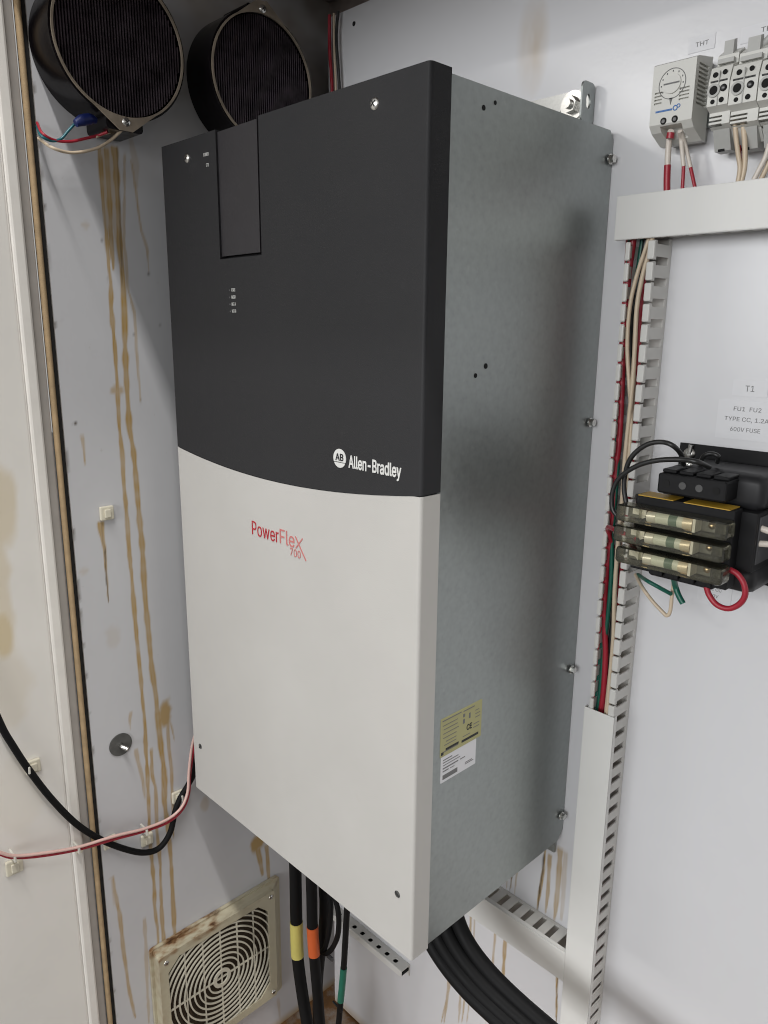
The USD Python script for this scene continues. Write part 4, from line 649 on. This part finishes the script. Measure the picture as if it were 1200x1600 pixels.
# ------------------------------------------------------------------ terminal blocks at upper right
def terminal(x0, x1, zt, dz, label, big):
    t = thing('terminal_block', label, 'terminal block', ((x0+x1)/2, 0, .82+dz), 'terminal blocks right of the thermostat')
    prof = sg.Polygon([(-.003, .815), (-.003, .884), (-.020, .890), (-.030, .884), (-.030, .876), (-.040, .872), (-.044, .860), (-.044, .840), (-.036, .836), (-.036, .826), (-.026, .822), (-.016, .812)])
    m = place(ext(sa.translate(prof, 0, dz), x1-x0), 'x', (x0, 0, 0)); b = mf(m)
    for k in range(4): b = b-mf(box(x0-.001, x0+(x1-x0)*.62, -.038, -.020, .8215+dz+k*.0034, .8231+dz+k*.0034))
    part(t, 'body', b, M['greyplastic'])
    cx = (x0+x1)/2; w = x1-x0
    for (fx, z, y, r) in ((.27, .8655, -.0425, .0023), (.72, .8665, -.0425, .0021), (.30, .8525, -.044, .0037), (.75, .8535, -.044, .0030), (.28, .8435, -.044, .0019), (.70, .8440, -.044, .0022)):
        part(t, 'screw_hole', place(ext(disc(r, 7), .0006), 'y', (x0+w*fx, y, z+dz)), M['hole'])
    part(t, 'clamp_collar', place(ext(disc(.0056, 8).difference(disc(.0037, 8)), .0016), 'y', (x0+w*.30, -.044, .8525+dz)), M['greyplastic2'])
    part(t, 'separator', box(x0+w*.48, x0+w*.52, -.0448, -.043, .840+dz, .868+dz), M['greyplastic2'])
    part(t, 'slot_line', box(x0+w*.1, x0+w*.9, -.0446, -.0440, .8590+dz, .8604+dz), M['ink'])
    lv = trimesh.convex.convex_hull(np.array([(x, y, z) for x in (x0+w*.25, x0+w*.7) for (y, z) in ((-.022, .884+dz), (-.030, .884+dz), (-.030, .8955+dz), (-.024, .8975+dz))])); part(t, 'release_lever', lv, M['greyplastic2'])
    part(t, 'lower_guard', place(ext(sg.Polygon([(-.030, .823+dz), (-.012, .823+dz), (-.008, .806+dz), (-.022, .806+dz)]), w*.8), 'x', (x0+w*.1, 0, 0)), M['greyplastic2'])
    part(t, 'clamp_screw', dome_('y', (x0+w*.72, -.0446, .8535+dz), .0022, .0008), M['darkmetal'], smooth=40)
    part(t, 'marker_strip', box(x0+w*.12, x0+w*.88, -.0350, -.0302, .8763+dz, .8800+dz), M['greyplastic2'])
    part(t, 'side_recess', box(x1-.0002, x1+.0004, -.034, -.018, .842+dz, .866+dz), M['darkmetal'])
    part(t, 'wire_slot', box(x0+w*.3, x0+w*.6, -.0235, -.0215, .8055+dz, .8075+dz), M['hole'])
terminal(.5475, .5660, .0, .0, 'grey terminal block beside the thermostat, with screw holes and lever', 0)
terminal(.5668, .5905, .0, -.002, 'wider grey terminal block second from thermostat with pale wires beneath', 1)
terminal(.5915, .6130, .0, -.003, 'grey terminal block at the right edge of the frame', 2)
single('din_rail', cat_(box(.485, 1.0, -.0075, -.0008, .842, .862), box(.485, 1.0, -.0085, -.0065, .832, .872)), M['zinc'], 'grey mounting rail behind thermostat and terminal blocks', 'rail')
G = 'pale wires under the terminal blocks'
wire('terminal_wire', [(0.5685, -0.0300, 0.8273), (0.5712, -0.0300, 0.8137), (0.5745, -0.0300, 0.8000), (0.5776, -0.0300, 0.7878), (0.5773, -0.0300, 0.7755), (0.5760, -0.0300, 0.7621)], .0021, M['wcream'], 'left cream wire from the terminal block down into the duct', group=G)
wire('terminal_wire', [(0.5745, -0.0280, 0.8266), (0.5778, -0.0280, 0.8130), (0.5799, -0.0280, 0.7995), (0.5808, -0.0280, 0.7877), (0.5794, -0.0280, 0.7755), (0.5775, -0.0280, 0.7622)], .0023, M['wcream'], 'second cream wire from the terminal block down into the duct', group=G)
wire('terminal_wire', [(0.5986, -0.0240, 0.8052), (0.5966, -0.0240, 0.7951), (0.5923, -0.0240, 0.7851), (0.5880, -0.0240, 0.7750), (0.5839, -0.0240, 0.7620)], .0023, M['wwhite'], 'pale wire slanting in from right edge below the terminal blocks', group=G)
wire('terminal_wire', [(0.5992, -0.0200, 0.7927), (0.5955, -0.0200, 0.7826), (0.5912, -0.0200, 0.7725), (0.5882, -0.0200, 0.7609)], .0023, M['wcream'], 'lowest pale wire slanting in from right edge below the terminal blocks', group=G)
wire('terminal_wire', [(0.5726, -0.0260, 0.8072), (0.5743, -0.0260, 0.7979), (0.5765, -0.0260, 0.7885)], .0021, M['wred'], 'short red wire beside the cream terminal wires', group=G)
wire('terminal_wire', [(0.5730, -0.0220, 0.8766), (0.5776, -0.0220, 0.8837), (0.5835, -0.0220, 0.8884), (0.5912, -0.0220, 0.8945)], .0034, M['greyplastic2'], 'thick grey wire leaving the terminal blocks to the upper right', group=G)

# ------------------------------------------------------------------ label stickers on the panel
def sticker(label, x0, x1, z0, z1, lines):
    t = thing('panel_label', label, 'label', ((x0+x1)/2, 0, z0), 'white printed labels on the panel')
    part(t, 'paper', box(x0, x1, -.0006, -.0002, z0, z1), M['paper'])
    for (s, h, xc, z, w) in lines: part(t, 'print', text(s, h, 'y', (xc, -.0006, z), width=w, depth=.0002, center=True), M['greyink'])
sticker('white label with short code above the thermostat', .5040, .5295, .9022, .9155, [('THT', .0038, .5172, .9068, .0125)])
sticker('white label above terminal blocks at upper right edge', .5530, .5900, .8995, .9130, [('TB1', .0040, .5775, .9052, .0135)])
sticker('small white label reading T1 above the transformer', .5820, .6150, .5835, .5990, [('T1', .0056, .5985, .5882, .0085)])
sticker('three-line white fuse label directly above the transformer', .5700, .6300, .5410, .5790, [('FU1  FU2', .0040, .5985, .5690, .0260), ('TYPE CC, 1.2A', .0040, .5985, .5590, .0420), ('600V FUSE', .0040, .5985, .5490, .0285)])
sticker('faint white label below the transformer behind the red loop', .5700, .6050, .3690, .3960, [('FU3', .0032, .5860, .3890, .0080), ('TYPE CC', .0032, .5850, .3820, .0190), ('250V', .0032, .5860, .3750, .0120)])

# ------------------------------------------------------------------ control transformer with fuse block
tr = thing('control_transformer', 'black control transformer with three clear-covered fuses at right edge', 'transformer', (.6, 0, .405))
part(tr, 'mounting_plate', cat_(box(.5362, .690, -.0030, -.0008, .4900, .5320), box(.5362, .690, -.0028, -.0009, .4060, .4900), box(.6064, .690, -.0030, -.0008, .4010, .4061)), M['black'])
part(tr, 'core', box(.5480, .6480, -.0800, -.0030, .4330, .4880, .001), M['core'])
part(tr, 'core_side', box(.6479, .6490, -.0740, -.0100, .4400, .4840), M['coreside'])
part(tr, 'upper_coil', box(.5560, .6480, -.0700, -.0080, .4860, .5200, .009), M['coil'], smooth=40)
part(tr, 'lower_coil', box(.5560, .6480, -.0700, -.0080, .4080, .4350, .009), M['coil'], smooth=40)
tb = part(tr, 'upper_terminal_strip', cat_(box(.5600, .6240, -.0960, -.0560, .4960, .5150, .002), *[box(.5600+.016*k+.0012, .5600+.016*k+.0148, -.0900, -.0650, .5150, .5185, .001) for k in range(4)]), M['black'])
for k in range(4): part(tb, 'terminal_screw', cyl('y', (.5690+.0155*k, -.0960, .5060), .0034, .0005, 7), M['hole'] if k in (0, 3) else M['darkmetal'])
lt = part(tr, 'lower_terminal_strip', cat_(box(.5600, .6220, -.0960, -.0560, .4140, .4290, .002), *[box(.5600+.0155*k+.001, .5600+.0155*k+.0145, -.0985, -.0900, .4160, .4235, .001) for k in range(4)]), M['black'])
for k in range(4): part(lt, 'terminal_screw', cyl('y', (.5680+.0155*k, -.0985, .4195), .0028, .0005, 6), M['hole'])
part(tr, 'warning_label', cat_(box(.5440, .5790, -.1000, -.0780, .4912, .4920), box(.5890, .6310, -.1000, -.0780, .4912, .4920)), M['labelyellow'])
part(tr, 'fuse_base', box(.5400, .6340, -.0960, -.0790, .4170, .4910, .001), M['black'])
part(tr, 'plate_bolt', dome_('y', (.5470, -.0030, .5215), .0065, .0040), M['chrome'], smooth=40)
part(tr, 'plate_bolt', tube([(.5480, -.006, .5215), (.5490, -.006, .5310)], .0024, 8), M['chrome'], smooth=40)
part(tr, 'lug_terminal', dome_('y', (.5720, -.0600, .5200), .0045, .0030), M['chrome'], smooth=40)
for k, (x0, x1, zc) in enumerate(((.5310, .6370, .4750), (.5300, .6360, .4545), (.5340, .6370, .4340))):
    h = .0082
    cv = part(tr, 'fuse_cover', mf(box(x0, x1, -.1180, -.0965, zc-h, zc+h, .0035))-mf(box(x0+.0012, x1-.0012, -.1166, -.0960, zc-h+.0012, zc+h-.0012)), M['clear'])
    part(cv, 'end_wall', box(x1-.0105, x1-.0095, -.1164, -.097, zc-h+.0015, zc+h-.0015), M['clear'])
    part(cv, 'end_wall', box(x0+.0240, x0+.0250, -.1164, -.097, zc-h+.0015, zc+h-.0015), M['clear'])
    ax_ = lambda a, b, r: tube([(a, -.1070, zc), (b, -.1070, zc)], r, 16, 1)
    fb = part(tr, 'fuse', ax_(.5680, .5960, .0058), M['fusewhite'], smooth=50)
    part(fb, 'end_cap', ax_(.5605, .5690, .0063), M['tin'], smooth=50); part(fb, 'end_cap', ax_(.5950, .6040, .0063), M['tinwarm'], smooth=50)
    part(fb, 'colour_band', ax_(.5815, .5895, .0059), M['fusegreen'], smooth=50)
    for (a, b) in ((.5590, .5650), (.5975, .6045)):
        part(fb, 'fuse_clip', cat_(box(a, b, -.1110, -.0965, zc+.0052, zc+.0060), box(a, b, -.1110, -.0965, zc-.0060, zc-.0052)), M['brass'])
    part(fb, 'terminal_screw', dome_('y', (.5530, -.1000, zc), .0034, .004), M['chrome'], smooth=40)
    part(fb, 'terminal_screw', dome_('y', (.6170, -.1000, zc), .0034, .003), M['brass'], smooth=40)
    part(fb, 'inner_holder', box(x0+.004, x1-.003, -.1000, -.0960, zc-h*.8, zc+h*.8, .001), M['holder'])
    part(fb, 'metal_tang', box(.5465, .5600, -.1125, -.1115, zc+.0005, zc+.0062), M['tin'])
    part(fb, 'metal_tang', box(.6050, .6075, -.1135, -.1000, zc-.0060, zc+.0062), M['tin'])
    part(fb, 'metal_tang', trimesh.convex.convex_hull(np.array([(.5480, -.1145, zc+.0066), (.5530, -.1150, zc+.0066), (.5600, -.1120, zc-.001), (.5560, -.1120, zc-.003), (.5480, -.112, zc+.0066), (.5600, -.1100, zc-.001)])), M['tin'])
G = 'black wires arching over the fuse block'
wire('transformer_wire', [(0.5719, -0.0700, 0.5211), (0.5752, -0.0850, 0.5329), (0.5740, -0.1000, 0.5421), (0.5639, -0.1000, 0.5445), (0.5509, -0.1000, 0.5418), (0.5388, -0.1000, 0.5331), (0.5313, -0.1000, 0.5217), (0.5286, -0.1000, 0.5069), (0.5291, -0.1000, 0.4943), (0.5322, -0.1000, 0.4821)], .0024, M['wblack'], 'upper black wire arching from the terminal strip to the first fuse', group=G)
wire('transformer_wire', [(0.6025, -0.0850, 0.5245), (0.6000, -0.1050, 0.5312), (0.5852, -0.1050, 0.5316), (0.5642, -0.1050, 0.5283), (0.5458, -0.1050, 0.5217), (0.5303, -0.1050, 0.5109), (0.5224, -0.1050, 0.5003), (0.5195, -0.1050, 0.4871), (0.5213, -0.1050, 0.4746), (0.5267, -0.1050, 0.4684)], .0024, M['wblack'], 'lower black wire arching from the terminal strip past the first fuse', group=G)
wire('transformer_wire', [(0.5807, -0.0550, 0.5212), (0.5862, -0.0600, 0.5304), (0.5932, -0.0600, 0.5331), (0.5993, -0.0600, 0.5314), (0.5953, -0.0500, 0.5244)], .0022, M['wblack'], 'short black wire looping above the terminal strip', group=G)
wire('transformer_wire', [(0.6349, -0.0950, 0.4370), (0.6419, -0.0950, 0.4345), (0.6483, -0.0950, 0.4271), (0.6506, -0.0950, 0.4169), (0.6467, -0.0950, 0.4074), (0.6379, -0.0950, 0.4007), (0.6274, -0.0950, 0.4015), (0.6195, -0.0950, 0.4087), (0.6156, -0.0950, 0.4176)], .0027, M['wred'], 'red wire looping below the fuse block to the lower terminal strip')
wire('transformer_wire', [(0.5167, -0.0300, 0.3890), (0.5426, -0.0600, 0.3951), (0.5554, -0.0600, 0.3914), (0.5724, -0.0700, 0.3915)], .0021, M['wgreen'], 'green wire crossing from the duct below the fuses')
wire('transformer_wire', [(0.5820, -0.0900, 0.4169), (0.5804, -0.0800, 0.4045), (0.5846, -0.0800, 0.3958), (0.5898, -0.0800, 0.3887)], .0028, M['wgreen'], 'short green wire end hanging below lower terminal strip')
wire('transformer_wire', [(0.5138, -0.0300, 0.3883), (0.5386, -0.0600, 0.3857), (0.5501, -0.0600, 0.3749), (0.5620, -0.0600, 0.3664), (0.5663, -0.0600, 0.3642), (0.5691, -0.0600, 0.3698), (0.5694, -0.0600, 0.3869), (0.5697, -0.0600, 0.4038)], .0019, M['wcream'], 'cream wire making a sharp V below the fuses')
wire('transformer_wire', [(0.4795, -0.0200, 0.4099), (0.4793, -0.0300, 0.4242), (0.4851, -0.0450, 0.4382), (0.5131, -0.0800, 0.4471), (0.5261, -0.0800, 0.4443), (0.5474, -0.1000, 0.4484)], .0026, M['wred'], 'red wire passing from the duct into middle fuse holder')
wire('transformer_wire', [(0.4850, -0.0300, 0.4298), (0.5207, -0.0800, 0.4419), (0.5300, -0.0800, 0.4404), (0.5504, -0.1000, 0.4452)], .0018, M['wwhite'], 'white wire beside the red one entering the middle fuse holder')
for (a, lab) in (([(0.6317, -0.0700, 0.4765), (0.6432, -0.0700, 0.4745), (0.6628, -0.0700, 0.4707)], 'upper cream wire sleeve right of the fuses'), ([(0.6312, -0.0700, 0.4571), (0.6451, -0.0700, 0.4588), (0.6639, -0.0700, 0.4616)], 'lower cream wire sleeve right of the fuses')):
    t = thing('sleeved_lead', lab, 'wire', a[0], 'cream sleeved leads right of the fuses'); part(t, 'sleeve', tube(a, .0030, 10, 4), M['wwhite'], smooth=50)
    part(t, 'lead', tube([(a[0][0]-.016, a[0][1]-.002, a[0][2]+.001), a[0]], .0007, 6), M['darkmetal'], smooth=50)
